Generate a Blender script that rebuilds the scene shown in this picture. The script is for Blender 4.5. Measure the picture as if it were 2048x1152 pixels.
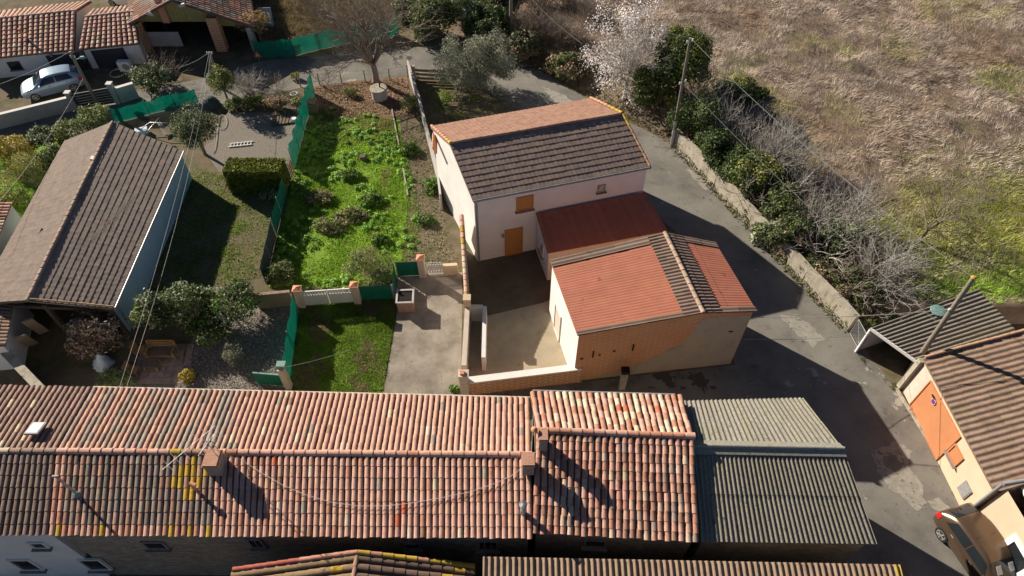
import bpy, bmesh, math, random
import numpy as np
from mathutils import Vector, Matrix, Quaternion
random.seed(7); RNG = np.random.default_rng(11)
R = math.radians
sc = bpy.context.scene
for o in list(bpy.data.objects): bpy.data.objects.remove(o)
COL = sc.collection
# ------------------------------------------------------------------ camera
CAMH, PITCH, FPX = 29.0, R(50), 1365.0
cam_d = bpy.data.cameras.new("camera"); cam = bpy.data.objects.new("camera", cam_d); COL.objects.link(cam)
cam.location = (0, 0, CAMH); cam.rotation_euler = (R(90) - PITCH, 0, 0)
cam_d.sensor_width = 36; cam_d.lens = FPX / 2048 * 36; cam_d.clip_start = 0.5; cam_d.clip_end = 3000
sc.camera = cam
# ------------------------------------------------------------------ light
SUN_EL = R(26.5); SUND = Vector((0.795 * math.cos(SUN_EL), -0.606 * math.cos(SUN_EL), -math.sin(SUN_EL)))
w = bpy.data.worlds.new("World"); sc.world = w; w.use_nodes = True
nt = w.node_tree; sky = nt.nodes.new("ShaderNodeTexSky"); sky.sky_type = 'NISHITA'; sky.sun_disc = False
sky.sun_elevation = SUN_EL; sky.sun_rotation = R(-52.7); sky.air_density = 0.42; sky.dust_density = 0.2
bg = nt.nodes["Background"]; bg.inputs[1].default_value = 0.05
nt.links.new(sky.outputs[0], bg.inputs[0])
sl = bpy.data.lights.new("sun", 'SUN'); sl.energy = 5.0; sl.angle = R(0.5); sl.color = (1.0, 0.885, 0.73)
so = bpy.data.objects.new("sun", sl); COL.objects.link(so); so.rotation_euler = SUND.to_track_quat('-Z', 'Y').to_euler(); so.location = (-40, 30, 40)
sc.view_settings.view_transform = 'Standard'; sc.view_settings.look = 'None'
sc.view_settings.exposure = 0.72; sc.view_settings.gamma = 1.0
sc.render.engine = 'CYCLES'
# ------------------------------------------------------------------ survey: where things stand on the site
def P(x, y, z=0.0):
    """site point seen at photo pixel (x, y) and height z"""
    u = (x - 1024) / FPX; v = (y - 576) / FPX
    c, s = math.cos(PITCH), math.sin(PITCH)
    t = (z - CAMH) / (-s - v * c)
    return Vector((u * t, (c - v * s) * t, z))
def depth(p):
    return p.y * math.cos(PITCH) - (p.z - CAMH) * math.sin(PITCH)
def lerp(a, b, t): return a + (b - a) * t
# ------------------------------------------------------------------ materials
def mat(name, cols, scale=2.0, rough=0.9, bump=0.0, bscale=None, vcol=False, spots=(), metal=0.0, spec=0.3, tex=None, coord='Object', stretch=None, detail=8, pos=None, trans=0.0):
    """noise between cols; spots = (colour, scale, threshold, softness); tex = brick/stone settings"""
    m = bpy.data.materials.new(name); m.use_nodes = True
    n = m.node_tree.nodes; l = m.node_tree.links; b = n["Principled BSDF"]
    b.inputs["Roughness"].default_value = rough; b.inputs["Metallic"].default_value = metal
    b.inputs["Specular IOR Level"].default_value = spec
    tc = n.new("ShaderNodeTexCoord"); src = tc.outputs[coord]
    if stretch:
        mp = n.new("ShaderNodeMapping"); mp.inputs["Scale"].default_value = stretch; l.new(src, mp.inputs[0]); nsrc = mp.outputs[0]
    else: nsrc = src
    nz = n.new("ShaderNodeTexNoise"); nz.inputs["Scale"].default_value = scale; nz.inputs["Detail"].default_value = detail; nz.inputs["Roughness"].default_value = 0.65
    l.new(nsrc, nz.inputs["Vector"])
    rp = n.new("ShaderNodeValToRGB"); e = rp.color_ramp.elements
    k = len(cols)
    ps = pos or [0.3 + 0.4 * i / max(1, k - 1) for i in range(k)]
    e[0].position = ps[0]; e[0].color = (*cols[0], 1)
    if k == 1: e[1].color = (*cols[0], 1)
    else:
        e[1].position = ps[-1]; e[1].color = (*cols[-1], 1)
        for i in range(1, k - 1):
            x = e.new(ps[i]); x.color = (*cols[i], 1)
    l.new(nz.outputs[0], rp.inputs[0]); out = rp.outputs[0]
    hsrc = None
    def mix(a, bcol, fac, mode='MIX'):
        mx = n.new("ShaderNodeMix"); mx.data_type = 'RGBA'; mx.blend_type = mode
        if isinstance(fac, float): mx.inputs[0].default_value = fac
        else: l.new(fac, mx.inputs[0])
        l.new(a, mx.inputs[6])
        if isinstance(bcol, tuple): mx.inputs[7].default_value = (*bcol, 1)
        else: l.new(bcol, mx.inputs[7])
        return mx.outputs[2]
    if tex:
        kind = tex[0]
        if kind == 'brick':
            br = n.new("ShaderNodeTexBrick"); br.inputs["Scale"].default_value = 1.0
            br.inputs["Brick Width"].default_value = tex[1]; br.inputs["Row Height"].default_value = tex[2]; br.inputs["Mortar Size"].default_value = tex[3]
            br.inputs["Color1"].default_value = (*tex[4], 1); br.inputs["Color2"].default_value = (*tex[5], 1); br.inputs["Mortar"].default_value = (*tex[6], 1)
            br.inputs["Mortar Smooth"].default_value = 0.3; br.inputs["Bias"].default_value = 0.1
            dn = n.new("ShaderNodeTexNoise"); dn.inputs["Scale"].default_value = 3.0; l.new(tc.outputs['UV'], dn.inputs["Vector"])
            va = n.new("ShaderNodeVectorMath"); va.operation = 'MULTIPLY_ADD'; l.new(dn.outputs[1], va.inputs[0]); va.inputs[1].default_value = (0.07, 0.05, 0); l.new(tc.outputs['UV'], va.inputs[2])
            l.new(va.outputs[0], br.inputs["Vector"])
            out = mix(br.outputs[0], out, tex[7] if len(tex) > 7 else 0.35); hsrc = br.outputs[1]
        elif kind == 'stone':
            mp2 = n.new("ShaderNodeMapping"); mp2.inputs["Scale"].default_value = (1.0 / tex[1], 1.0 / tex[2], 1); l.new(tc.outputs['UV'], mp2.inputs[0])
            vo = n.new("ShaderNodeTexVoronoi"); vo.inputs["Scale"].default_value = 1.0; l.new(mp2.outputs[0], vo.inputs["Vector"])
            vr = n.new("ShaderNodeValToRGB"); ee = vr.color_ramp.elements
            ee[0].position = 0.1; ee[0].color = (*tex[3], 1); ee[1].position = 0.9; ee[1].color = (*tex[4], 1)
            sp = n.new("ShaderNodeSeparateColor"); l.new(vo.outputs["Color"], sp.inputs[0]); l.new(sp.outputs[0], vr.inputs[0])
            ve = n.new("ShaderNodeTexVoronoi"); ve.feature = 'DISTANCE_TO_EDGE'; ve.inputs["Scale"].default_value = 1.0; l.new(mp2.outputs[0], ve.inputs["Vector"])
            er = n.new("ShaderNodeValToRGB"); er.color_ramp.elements[0].position = 0.02; er.color_ramp.elements[1].position = 0.10
            l.new(ve.outputs["Distance"], er.inputs[0])
            st = mix(vr.outputs[0], out, 0.4)
            mo = n.new("ShaderNodeRGB"); mo.outputs[0].default_value = (*tex[5], 1)
            out = mix(mo.outputs[0], st, er.outputs[0]); hsrc = er.outputs[0]
    for (c, s_, th, wd) in spots:
        q = n.new("ShaderNodeTexNoise"); q.inputs["Scale"].default_value = s_; q.inputs["Detail"].default_value = 6; q.inputs["Roughness"].default_value = 0.7
        l.new(src, q.inputs["Vector"])
        mr = n.new("ShaderNodeMapRange"); mr.inputs[1].default_value = th; mr.inputs[2].default_value = th + wd; l.new(q.outputs[0], mr.inputs[0])
        out = mix(out, c, mr.outputs[0])
    if vcol:
        at = n.new("ShaderNodeAttribute"); at.attribute_name = "Col"
        out = mix(out, at.outputs[0], 1.0, 'MULTIPLY')
    l.new(out, b.inputs["Base Color"])
    if bump:
        bm_ = n.new("ShaderNodeBump"); bm_.inputs["Strength"].default_value = bump; bm_.inputs["Distance"].default_value = 0.03
        q = n.new("ShaderNodeTexNoise"); q.inputs["Scale"].default_value = bscale or scale * 6; q.inputs["Detail"].default_value = 4
        l.new(nsrc, q.inputs["Vector"])
        if hsrc is not None:
            ad = n.new("ShaderNodeMath"); ad.operation = 'MULTIPLY_ADD'; l.new(q.outputs[0], ad.inputs[0]); ad.inputs[1].default_value = 0.4; l.new(hsrc, ad.inputs[2]); l.new(ad.outputs[0], bm_.inputs["Height"])
        else: l.new(q.outputs[0], bm_.inputs["Height"])
        l.new(bm_.outputs[0], b.inputs["Normal"])
    if name == 'green shade net':
        tp = n.new("ShaderNodeBsdfTransparent"); ms = n.new("ShaderNodeMixShader"); ms.inputs[0].default_value = .28; td = n.new("ShaderNodeBsdfTranslucent"); l.new(out, td.inputs[0]); m2 = n.new("ShaderNodeMixShader"); m2.inputs[0].default_value = .35
        l.new(b.outputs[0], m2.inputs[1]); l.new(td.outputs[0], m2.inputs[2]); l.new(m2.outputs[0], ms.inputs[1]); l.new(tp.outputs[0], ms.inputs[2]); l.new(ms.outputs[0], n["Material Output"].inputs[0])
    elif trans:
        td = n.new("ShaderNodeBsdfTranslucent"); l.new(out, td.inputs[0]); ms = n.new("ShaderNodeMixShader"); ms.inputs[0].default_value = trans
        l.new(b.outputs[0], ms.inputs[1]); l.new(td.outputs[0], ms.inputs[2]); l.new(ms.outputs[0], n["Material Output"].inputs[0])
    return m
W1 = (1, 1, 1)
M = {}
M['tile'] = mat('terracotta', [(0.72, 0.72, 0.70), (1, 1, 1), (1.12, 1.08, 1.04)], 5, 0.9, 0.25, 60, vcol=True)
M['deck'] = mat('tile channel', [(0.16, 0.09, 0.065), (0.25, 0.14, 0.10)], 6, 0.95)
M['fibro'] = mat('fibre cement', [(0.60, 0.60, 0.58), (0.95, 0.95, 0.93), (1.25, 1.25, 1.2)], 14, 0.95, 0.3, 60, vcol=True, spots=[((0.05, 0.05, 0.042), 5.0, 0.60, 0.12), ((0.26, 0.235, 0.08), 4.5, 0.645, 0.05)], detail=10)
M['redsheet'] = mat('red painted sheet', [(0.8, 0.8, 0.8), (1, 1, 1)], 1.2, 0.7, 0.1, 30, vcol=True, spots=[((0.17, 0.10, 0.075), 1.6, 0.60, 0.2), ((0.50, 0.33, 0.24), 3.0, 0.68, 0.06)], detail=6)
M['brownroof'] = mat('weathered brown roof', [(0.7, 0.68, 0.66), (1, 1, 1), (1.2, 1.15, 1.1)], 3, 0.85, 0.25, 30, vcol=True, spots=[((0.34, 0.26, 0.06), 5, 0.70, 0.05)])
M['plaster'] = mat('white plaster', [(0.68, 0.67, 0.65), (0.80, 0.79, 0.77)], 0.9, 0.9, 0.08, 40, spots=[((0.45, 0.40, 0.33), 1.1, 0.66, 0.2)])
M['cream'] = mat('cream render', [(0.57, 0.44, 0.315), (0.66, 0.525, 0.39)], 0.8, 0.9, 0.1, 40, spots=[((0.5, 0.38, 0.27), 1.3, 0.66, 0.2)])
M['shadeplaster'] = mat('render with blue shade tint', [(0.27, 0.43, 0.56), (0.36, 0.53, 0.66)], 0.7, 0.9, 0.05, 40)  # blue cast of the wall's shade put into the render colour
M['stone'] = mat('stone wall', [(0.20, 0.17, 0.13), (0.40, 0.35, 0.28)], 5, 0.95, 0.6, 20, tex=('stone', 0.28, 0.10, (0.20, 0.16, 0.12), (0.46, 0.39, 0.30), (0.30, 0.26, 0.2)), coord='Object')
M['brick'] = mat('old brick', [(0.34, 0.17, 0.09), (0.60, 0.36, 0.22)], 2.5, 0.95, 0.4, 20, tex=('brick', 0.55, 0.15, 0.028, (0.66, 0.20, 0.07), (0.46, 0.22, 0.11), (0.74, 0.56, 0.40), 0.18))
M['shedwall'] = mat('orange render worn to brick', [(0.50, 0.24, 0.12), (0.62, 0.34, 0.20), (0.60, 0.42, 0.28)], 0.55, 0.95, 0.35, 20, tex=('brick', 0.55, 0.15, 0.022, (0.64, 0.21, 0.08), (0.52, 0.25, 0.12), (0.68, 0.44, 0.28), 0.35), spots=[((0.50, 0.40, 0.29), 0.33, 0.60, 0.10)])
M['beigerender'] = mat('beige render', [(0.33, 0.27, 0.20), (0.44, 0.37, 0.29), (0.46, 0.37, 0.27)], 0.8, 0.95, 0.3, 25, spots=[((0.52, 0.32, 0.19), 1.4, 0.64, 0.1), ((0.25, 0.2, 0.15), 2.2, 0.66, 0.12)])
M['chimbrick'] = mat('chimney brick', [(0.40, 0.18, 0.12), (0.50, 0.28, 0.2)], 5, 0.95, 0.3, 30, tex=('brick', 0.24, 0.07, 0.01, (0.42, 0.19, 0.12), (0.5, 0.27, 0.18), (0.5, 0.42, 0.35), 0.3))
M['chimside'] = mat('sooty chimney render', [(0.20, 0.18, 0.16), (0.36, 0.31, 0.27)], 4, 0.95, 0.3)
M['asphalt'] = mat('asphalt', [(0.115, 0.112, 0.105), (0.20, 0.192, 0.172), (0.255, 0.243, 0.215)], 0.35, 0.95, 0.35, 90, spots=[((0.09, 0.082, 0.068), 0.8, 0.60, 0.10), ((0.36, 0.34, 0.295), 0.30, 0.63, 0.015), ((0.36, 0.33, 0.28), 22, 0.66, 0.06), ((0.07, 0.065, 0.055), 40, 0.66, 0.05), ((0.085, 0.08, 0.072), 0.17, 0.615, 0.008), ((0.31, 0.29, 0.25), 0.55, 0.68, 0.02)], detail=12)
M['concrete'] = mat('worn concrete', [(0.17, 0.15, 0.125), (0.28, 0.25, 0.21), (0.38, 0.345, 0.295)], 0.9, 0.95, 0.5, 60, spots=[((0.12, 0.10, 0.075), 1.3, 0.60, 0.15), ((0.46, 0.42, 0.36), 18, 0.64, 0.06), ((0.10, 0.09, 0.07), 30, 0.66, 0.06)], detail=12)
M['courtfloor'] = mat('courtyard concrete', [(0.28, 0.24, 0.17), (0.46, 0.40, 0.30)], 0.5, 0.95, 0.2, 40, spots=[((0.10, 0.10, 0.05), 0.9, 0.58, 0.2)])
M['shadedslab'] = mat('mossy slab with painted shade', [(0.09, 0.08, 0.055), (0.16, 0.14, 0.10)], 0.7, 0.95, 0.2, 40, spots=[((0.07, 0.09, 0.03), 1.0, 0.56, 0.15)])
M['palepatch'] = mat('pale worn road patch', [(0.25, 0.235, 0.205), (0.37, 0.35, 0.31)], 3, 0.95, 0.4, 60, spots=[((0.15, 0.145, 0.13), 3.5, 0.56, 0.05)])
M['wallconc'] = mat('weathered concrete wall', [(0.24, 0.215, 0.17), (0.40, 0.365, 0.30), (0.48, 0.44, 0.37)], 2.4, 0.95, 0.6, 20, stretch=(1, 1, .4), spots=[((0.12, 0.11, 0.075), 2.6, 0.57, 0.08), ((0.19, 0.19, 0.07), 1.7, 0.64, 0.06)], detail=10)
M['soil'] = mat('garden soil', [(0.10, 0.08, 0.05), (0.20, 0.16, 0.105)], 1.2, 1.0, 0.6, 25, spots=[((0.06, 0.09, 0.02), 0.9, 0.50, 0.2), ((0.28, 0.24, 0.17), 14, 0.64, 0.08)], detail=10)
M['drysoil'] = mat('dry grass soil', [(0.15, 0.115, 0.08), (0.26, 0.20, 0.14)], 0.8, 1.0, 0.8, 14, spots=[((0.13, 0.14, 0.04), 0.16, 0.56, 0.10), ((0.10, 0.075, 0.05), 0.7, 0.56, 0.12)], detail=12)
M['leaflitter'] = mat('fallen leaves', [(0.12, 0.08, 0.05), (0.30, 0.19, 0.11)], 6, 1.0, 0.8, 30, spots=[((0.09, 0.10, 0.03), 1.1, 0.56, 0.1)], detail=10)
M['gravel'] = mat('gravel', [(0.11, 0.095, 0.08), (0.22, 0.195, 0.17), (0.36, 0.33, 0.29)], 14, 1.0, 0.9, 26, spots=[((0.12, 0.11, 0.07), 1.2, 0.58, 0.12)], detail=10)
M['lawn'] = mat('turf', [(0.13, 0.22, 0.025), (0.25, 0.40, 0.045)], 1.6, 1.0, 0.6, 30, spots=[((0.26, 0.22, 0.12), 1.1, 0.60, 0.1)], detail=10)
M['paver'] = mat('patio slabs', [(0.22, 0.16, 0.14), (0.36, 0.27, 0.23)], 3, 0.95, 0.3, 30)
M['grass'] = mat('grass blades', [(0.8, 0.8, 0.8), (1.1, 1.1, 1.1)], 3, 0.8, vcol=True, trans=0.6)
M['hay'] = mat('dry stems', [(0.9, 0.9, 0.9), (1.1, 1.1, 1.1)], 3, 0.95, vcol=True, trans=0.2)
M['leaf'] = mat('leaves', [(0.8, 0.8, 0.8), (1.1, 1.1, 1.1)], 4, 0.6, vcol=True, spec=0.4, trans=0.25)
M['petal'] = mat('blossom', [(0.9, 0.9, 0.9), (1, 1, 1)], 4, 0.8, vcol=True, trans=0.3)
M['bark'] = mat('bark', [(0.14, 0.115, 0.09), (0.30, 0.26, 0.21)], 7, 0.95, 0.4)
M['greybark'] = mat('pale grey bark', [(0.29, 0.27, 0.245), (0.54, 0.51, 0.47)], 7, 0.9, 0.2)
M['brownbark'] = mat('brown twigs', [(0.17, 0.135, 0.11), (0.33, 0.275, 0.23)], 7, 0.95)
M['wood'] = mat('weathered timber', [(0.20, 0.15, 0.10), (0.36, 0.28, 0.2)], 5, 0.85, 0.2, stretch=(1, 1, 6))
M['teak'] = mat('orange timber', [(0.26, 0.14, 0.06), (0.38, 0.22, 0.10)], 6, 0.6, 0.1)
M['darkwood'] = mat('dark timber', [(0.10, 0.075, 0.055), (0.19, 0.14, 0.1)], 5, 0.8, 0.2)
M['pole'] = mat('old pole timber', [(0.17, 0.145, 0.115), (0.31, 0.275, 0.225)], 4, 0.9, 0.3, stretch=(6, 6, 0.6), spots=[((0.30, 0.20, 0.05), 1.5, 0.66, 0.05)])
M['shutter'] = mat('orange wood panel', [(0.42, 0.20, 0.06), (0.52, 0.27, 0.09)], 3, 0.7, 0.1, stretch=(1, 1, 8))
M['orangedoor'] = mat('orange painted door', [(0.47, 0.19, 0.085), (0.54, 0.24, 0.115)], 1.2, 0.65, 0.05)
M['net'] = mat('green shade net', [(0.0, 0.20, 0.14), (0.01, 0.28, 0.20)], 2.5, 0.8, 0.2, 30, trans=0.3)
M['greenmetal'] = mat('green painted metal', [(0.005, 0.13, 0.09), (0.015, 0.19, 0.13)], 2, 0.55)
M['darkpanel'] = mat('dark fence panel', [(0.035, 0.05, 0.055), (0.08, 0.10, 0.10)], 3, 0.85, 0.2)
M['white'] = mat('white plastic', [(0.74, 0.74, 0.74), (0.82, 0.82, 0.82)], 2, 0.5)
M['whitewall'] = mat('white masonry paint', [(0.64, 0.62, 0.60), (0.76, 0.75, 0.73)], 0.9, 0.9, 0.05, 30)
M['greywall'] = mat('unpainted render wall', [(0.42, 0.39, 0.38), (0.54, 0.51, 0.50)], 1.5, 0.95, 0.15, 30, spots=[((0.30, 0.27, 0.25), 1.2, 0.62, 0.2)])
M['anthracite'] = mat('anthracite panel', [(0.03, 0.035, 0.045), (0.05, 0.055, 0.07)], 2, 0.5)
M['metal'] = mat('galvanised metal', [(0.42, 0.43, 0.44), (0.60, 0.61, 0.62)], 6, 0.45, metal=0.6)
M['greymetal'] = mat('grey painted metal', [(0.20, 0.21, 0.22), (0.30, 0.31, 0.32)], 5, 0.5)
M['black'] = mat('black rubber', [(0.012, 0.012, 0.012), (0.03, 0.03, 0.03)], 5, 0.8)
M['dark'] = mat('dark void', [(0.012, 0.011, 0.010), (0.025, 0.022, 0.02)], 3, 1.0)
M['glass'] = mat('dark window glass', [(0.015, 0.02, 0.025), (0.02, 0.025, 0.03)], 2, 0.05, spec=0.6)
M['beigepaint'] = mat('metallic beige car paint', [(0.13, 0.088, 0.058), (0.15, 0.104, 0.07)], 1.0, 0.22, metal=0.55, spec=0.6)
M['bluepaint'] = mat('pale blue car paint', [(0.25, 0.36, 0.46), (0.30, 0.42, 0.52)], 1.0, 0.3, metal=0.3, spec=0.6)
M['whitepaint'] = mat('white car paint', [(0.72, 0.73, 0.74), (0.78, 0.79, 0.8)], 1.0, 0.3, spec=0.6)
M['cable'] = mat('grey cable', [(0.22, 0.22, 0.21), (0.36, 0.36, 0.35)], 5, 0.7)
M['whitecable'] = mat('pale cable', [(0.55, 0.53, 0.50), (0.7, 0.68, 0.65)], 5, 0.7)
M['redlamp'] = mat('red lamp plastic', [(0.45, 0.01, 0.015), (0.5, 0.015, 0.02)], 5, 0.2)
M['clearlamp'] = mat('clear lamp plastic', [(0.6, 0.6, 0.6), (0.7, 0.7, 0.7)], 5, 0.15)
M['terracottapot'] = mat('pink brown pot', [(0.34, 0.19, 0.16), (0.44, 0.27, 0.23)], 3, 0.8, 0.1)
M['pinkrender'] = mat('pinkish pillar render', [(0.52, 0.44, 0.37), (0.66, 0.57, 0.49)], 2.5, 0.9, 0.2)
M['captile'] = mat('orange cap', [(0.56, 0.25, 0.14), (0.66, 0.33, 0.2)], 4, 0.85)
M['bluebag'] = mat('pale blue plastic sheet', [(0.42, 0.52, 0.62), (0.62, 0.70, 0.78)], 3, 0.4, 0.3, 8)
M['teal'] = mat('teal plastic', [(0.15, 0.27, 0.25), (0.20, 0.33, 0.31)], 3, 0.5)
M['yellowsheet'] = mat('yellowed corrugated panel', [(0.26, 0.22, 0.08), (0.40, 0.33, 0.13)], 2, 0.7, 0.2)
M['warnred'] = mat('warning orange', [(0.6, 0.14, 0.02), (0.66, 0.18, 0.03)], 3, 0.6)
M['signblue'] = mat('sign blue', [(0.03, 0.06, 0.45), (0.04, 0.07, 0.5)], 3, 0.5)
M['hosegreen'] = mat('hose', [(0.30, 0.32, 0.28), (0.4, 0.42, 0.36)], 3, 0.5)
# ------------------------------------------------------------------ object helpers
ORG = {}
def tag(o, label=None, cat=None, group=None, kind=None):
    if label: o['label'] = label
    if cat: o['category'] = cat
    if group: o['group'] = group
    if kind: o['kind'] = kind
    return o
def thing(name, label, cat, loc, group=None):
    o = bpy.data.objects.new(name, None); COL.objects.link(o); o.location = Vector(loc); o.empty_display_size = 0.2
    ORG[o.name] = Vector(loc); return tag(o, label, cat, group)
def link(name, me, parent=None, org=None):
    o = bpy.data.objects.new(name, me); COL.objects.link(o)
    if parent is not None: o.parent = parent; ORG[o.name] = ORG[parent.name]
    else: o.location = org; ORG[o.name] = Vector(org)
    return o
class MB:
    def __init__(s): s.v = []; s.f = []; s.c = []; s.m = []; s.uv = []; s.sm = []; s.col = W1; s.mi = 0; s.smooth = False
    def _f(s, idx, uv=None, col=None):
        s.f.append(idx); s.c.append(col or s.col); s.m.append(s.mi); s.uv.append(uv); s.sm.append(s.smooth)
    def poly(s, pts, uv=None, col=None):
        b = len(s.v); s.v += [tuple(p) for p in pts]; s._f(list(range(b, b + len(pts))), uv, col)
    def wall(s, pts, col=None):
        """upright or sloping face with metre UVs (u along, v up)"""
        pts = [Vector(p) for p in pts]; n = Vector((0, 0, 0))
        for i in range(len(pts)): n += pts[i].cross(pts[(i + 1) % len(pts)])
        t = Vector((-n.y, n.x, 0)); t = t.normalized() if t.length > 1e-6 else Vector((1, 0, 0))
        nn = n.normalized(); bt = nn.cross(t)
        s.poly(pts, [(p.dot(t), p.dot(bt)) for p in pts], col)
    def box(s, c, size, rz=0, rx=0, ry=0, col=None, taper=1.0):
        c = Vector(c); hx, hy, hz = size[0] / 2, size[1] / 2, size[2] / 2
        rm = Matrix.Rotation(rz, 3, 'Z') @ Matrix.Rotation(ry, 3, 'Y') @ Matrix.Rotation(rx, 3, 'X')
        pts = [c + rm @ Vector((x * hx * (taper if z > 0 else 1), y * hy * (taper if z > 0 else 1), z * hz)) for z in (-1, 1) for y in (-1, 1) for x in (-1, 1)]
        for q in ((0, 2, 3, 1), (4, 5, 7, 6), (0, 1, 5, 4), (1, 3, 7, 5), (3, 2, 6, 7), (2, 0, 4, 6)): s.wall([pts[i] for i in q], col)
    def beam(s, a, b, wd, h, col=None):
        """box from a to b, width wd sideways, height h downwards from the line"""
        a, b = Vector(a), Vector(b); d = (b - a).normalized(); sd = d.cross(Vector((0, 0, 1)))
        sd = sd.normalized() if sd.length > 1e-4 else Vector((1, 0, 0)); up = sd.cross(d)
        o = [sd * wd / 2, -sd * wd / 2, -sd * wd / 2 - up * h, sd * wd / 2 - up * h]
        A = [a + x for x in o]; B = [b + x for x in o]
        for i in range(4): s.wall([A[i], A[(i + 1) % 4], B[(i + 1) % 4], B[i]], col)
        s.wall(A[::-1], col); s.wall(B, col)
    def tube(s, pts, rads, n=6, col=None, cap=True):
        pts = [Vector(p) for p in pts]; base = len(s.v); k = len(pts)
        if not hasattr(rads, '__len__'): rads = [rads] * k
        for i, p in enumerate(pts):
            d = (pts[min(i + 1, k - 1)] - pts[max(i - 1, 0)]).normalized()
            a = d.cross(Vector((0, 0, 1))) if abs(d.z) < 0.95 else d.cross(Vector((0, 1, 0))); a.normalize(); b = d.cross(a)
            for j in range(n):
                t = 2 * math.pi * j / n; s.v.append(tuple(p + a * math.cos(t) * rads[i] + b * math.sin(t) * rads[i]))
        sm = s.smooth; s.smooth = True
        for i in range(k - 1):
            for j in range(n):
                q = base + i * n
                s._f([q + j, q + n + j, q + n + (j + 1) % n, q + (j + 1) % n], None, col)
        s.smooth = sm
        if cap:
            for idx in ([base + j for j in range(n)], [base + (k - 1) * n + j for j in reversed(range(n))]): s.poly([s.v[q] for q in idx], None, col)
    def lathe(s, c, prof, n=20, col=None):
        c = Vector(c); base = len(s.v)
        for (r, z) in prof:
            for j in range(n): t = 2 * math.pi * j / n; s.v.append((c.x + r * math.cos(t), c.y + r * math.sin(t), c.z + z))
        for i in range(len(prof) - 1):
            for j in range(n): q = base + i * n; s._f([q + j, q + (j + 1) % n, q + n + (j + 1) % n, q + n + j], None, col)
        s._f([base + (len(prof) - 1) * n + j for j in range(n)], None, col)
        s._f([base + j for j in reversed(range(n))], None, col)
    def grid(s, rows, col=None, smooth=True):
        base = len(s.v); m = len(rows[0])
        for r in rows: s.v += [tuple(p) for p in r]
        sm = s.smooth; s.smooth = smooth
        for i in range(len(rows) - 1):
            for j in range(m - 1): q = base + i * m + j; s._f([q, q + 1, q + m + 1, q + m], None, col)
        s.smooth = sm
    def build(s, name, mats, parent=None, org=None):
        if not isinstance(mats, (list, tuple)): mats = [mats]
        if parent is not None: off = ORG[parent.name]
        else:
            if org is None:
                a = np.array(s.v); org = Vector((a[:, 0].mean(), a[:, 1].mean(), a[:, 2].min()))
            off = Vector(org)
        me = bpy.data.meshes.new(name); a = np.array(s.v, dtype=np.float64) - np.array(off)
        me.from_pydata(a.tolist(), [], s.f)
        for x in mats: me.materials.append(x)
        me.polygons.foreach_set("material_index", s.m); me.polygons.foreach_set("use_smooth", s.sm)
        at = me.attributes.new("Col", 'FLOAT_COLOR', 'FACE')
        at.data.foreach_set("color", np.array([(*c, 1.0) for c in s.c], dtype=np.float32).ravel())
        if any(u is not None for u in s.uv):
            ul = me.uv_layers.new(name="UVMap"); arr = []
            for f, u in zip(s.f, s.uv):
                arr += [c for q in (u if u is not None else [(0.0, 0.0)] * len(f)) for c in q]
            ul.data.foreach_set("uv", np.array(arr, dtype=np.float32))
        me.update()
        return link(name, me, parent, org)
def np_mesh(name, V, k, cols, m, parent=None, org=None):
    """V: (N*k,3) verts, N separate k-gons, cols (N,3)"""
    N = len(V) // k; off = np.array(ORG[parent.name] if parent is not None else org)
    me = bpy.data.meshes.new(name); me.vertices.add(N * k); me.vertices.foreach_set("co", (V - off).astype(np.float32).ravel())
    me.loops.add(N * k); me.loops.foreach_set("vertex_index", np.arange(N * k, dtype=np.int32))
    me.polygons.add(N); me.polygons.foreach_set("loop_start", np.arange(0, N * k, k, dtype=np.int32)); me.polygons.foreach_set("loop_total", np.full(N, k, dtype=np.int32))
    me.materials.append(m)
    at = me.attributes.new("Col", 'FLOAT_COLOR', 'FACE'); at.data.foreach_set("color", np.concatenate([cols, np.ones((N, 1))], 1).astype(np.float32).ravel())
    me.update(calc_edges=True)
    return link(name, me, parent, org)
def vnoise(x, y, s, seed=0):
    """cheap smooth value noise 0..1"""
    x = np.asarray(x) / s + seed * 17.3; y = np.asarray(y) / s - seed * 9.1
    xi = np.floor(x); yi = np.floor(y); fx = x - xi; fy = y - yi; fx = fx * fx * (3 - 2 * fx); fy = fy * fy * (3 - 2 * fy)
    h = lambda a, b: np.modf(np.abs(np.sin(a * 127.1 + b * 311.7) * 43758.5453))[0]
    return (h(xi, yi) * (1 - fx) + h(xi + 1, yi) * fx) * (1 - fy) + (h(xi, yi + 1) * (1 - fx) + h(xi + 1, yi + 1) * fx) * fy
def fbm(x, y, s, seed=0): return vnoise(x, y, s, seed) * 0.55 + vnoise(x, y, s / 2.1, seed + 1) * 0.3 + vnoise(x, y, s / 4.3, seed + 2) * 0.15
def inpoly(x, y, poly):
    r = np.zeros(len(x), bool); n = len(poly)
    for i in range(n):
        x0, y0 = poly[i][:2]; x1, y1 = poly[(i + 1) % n][:2]
        if y0 == y1: continue
        r ^= ((y0 > y) != (y1 > y)) & (x < (x1 - x0) * (y - y0) / (y1 - y0) + x0)
    return r
def W(px, z=0.0): return [P(a[0], a[1], z) for a in px]
def sheet(name, pts, z, m, sub=None):
    bm = bmesh.new(); vs = [bm.verts.new((p.x, p.y, z)) for p in pts]; f = bm.faces.new(vs)
    bmesh.ops.triangulate(bm, faces=[f]); 
    for q in bm.faces:
        if q.normal.z < 0: q.normal_flip()
    me = bpy.data.meshes.new(name); bm.to_mesh(me); bm.free(); me.materials.append(m)
    o = link(name, me, None, (0, 0, 0)); o['kind'] = 'structure'; return o
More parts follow.
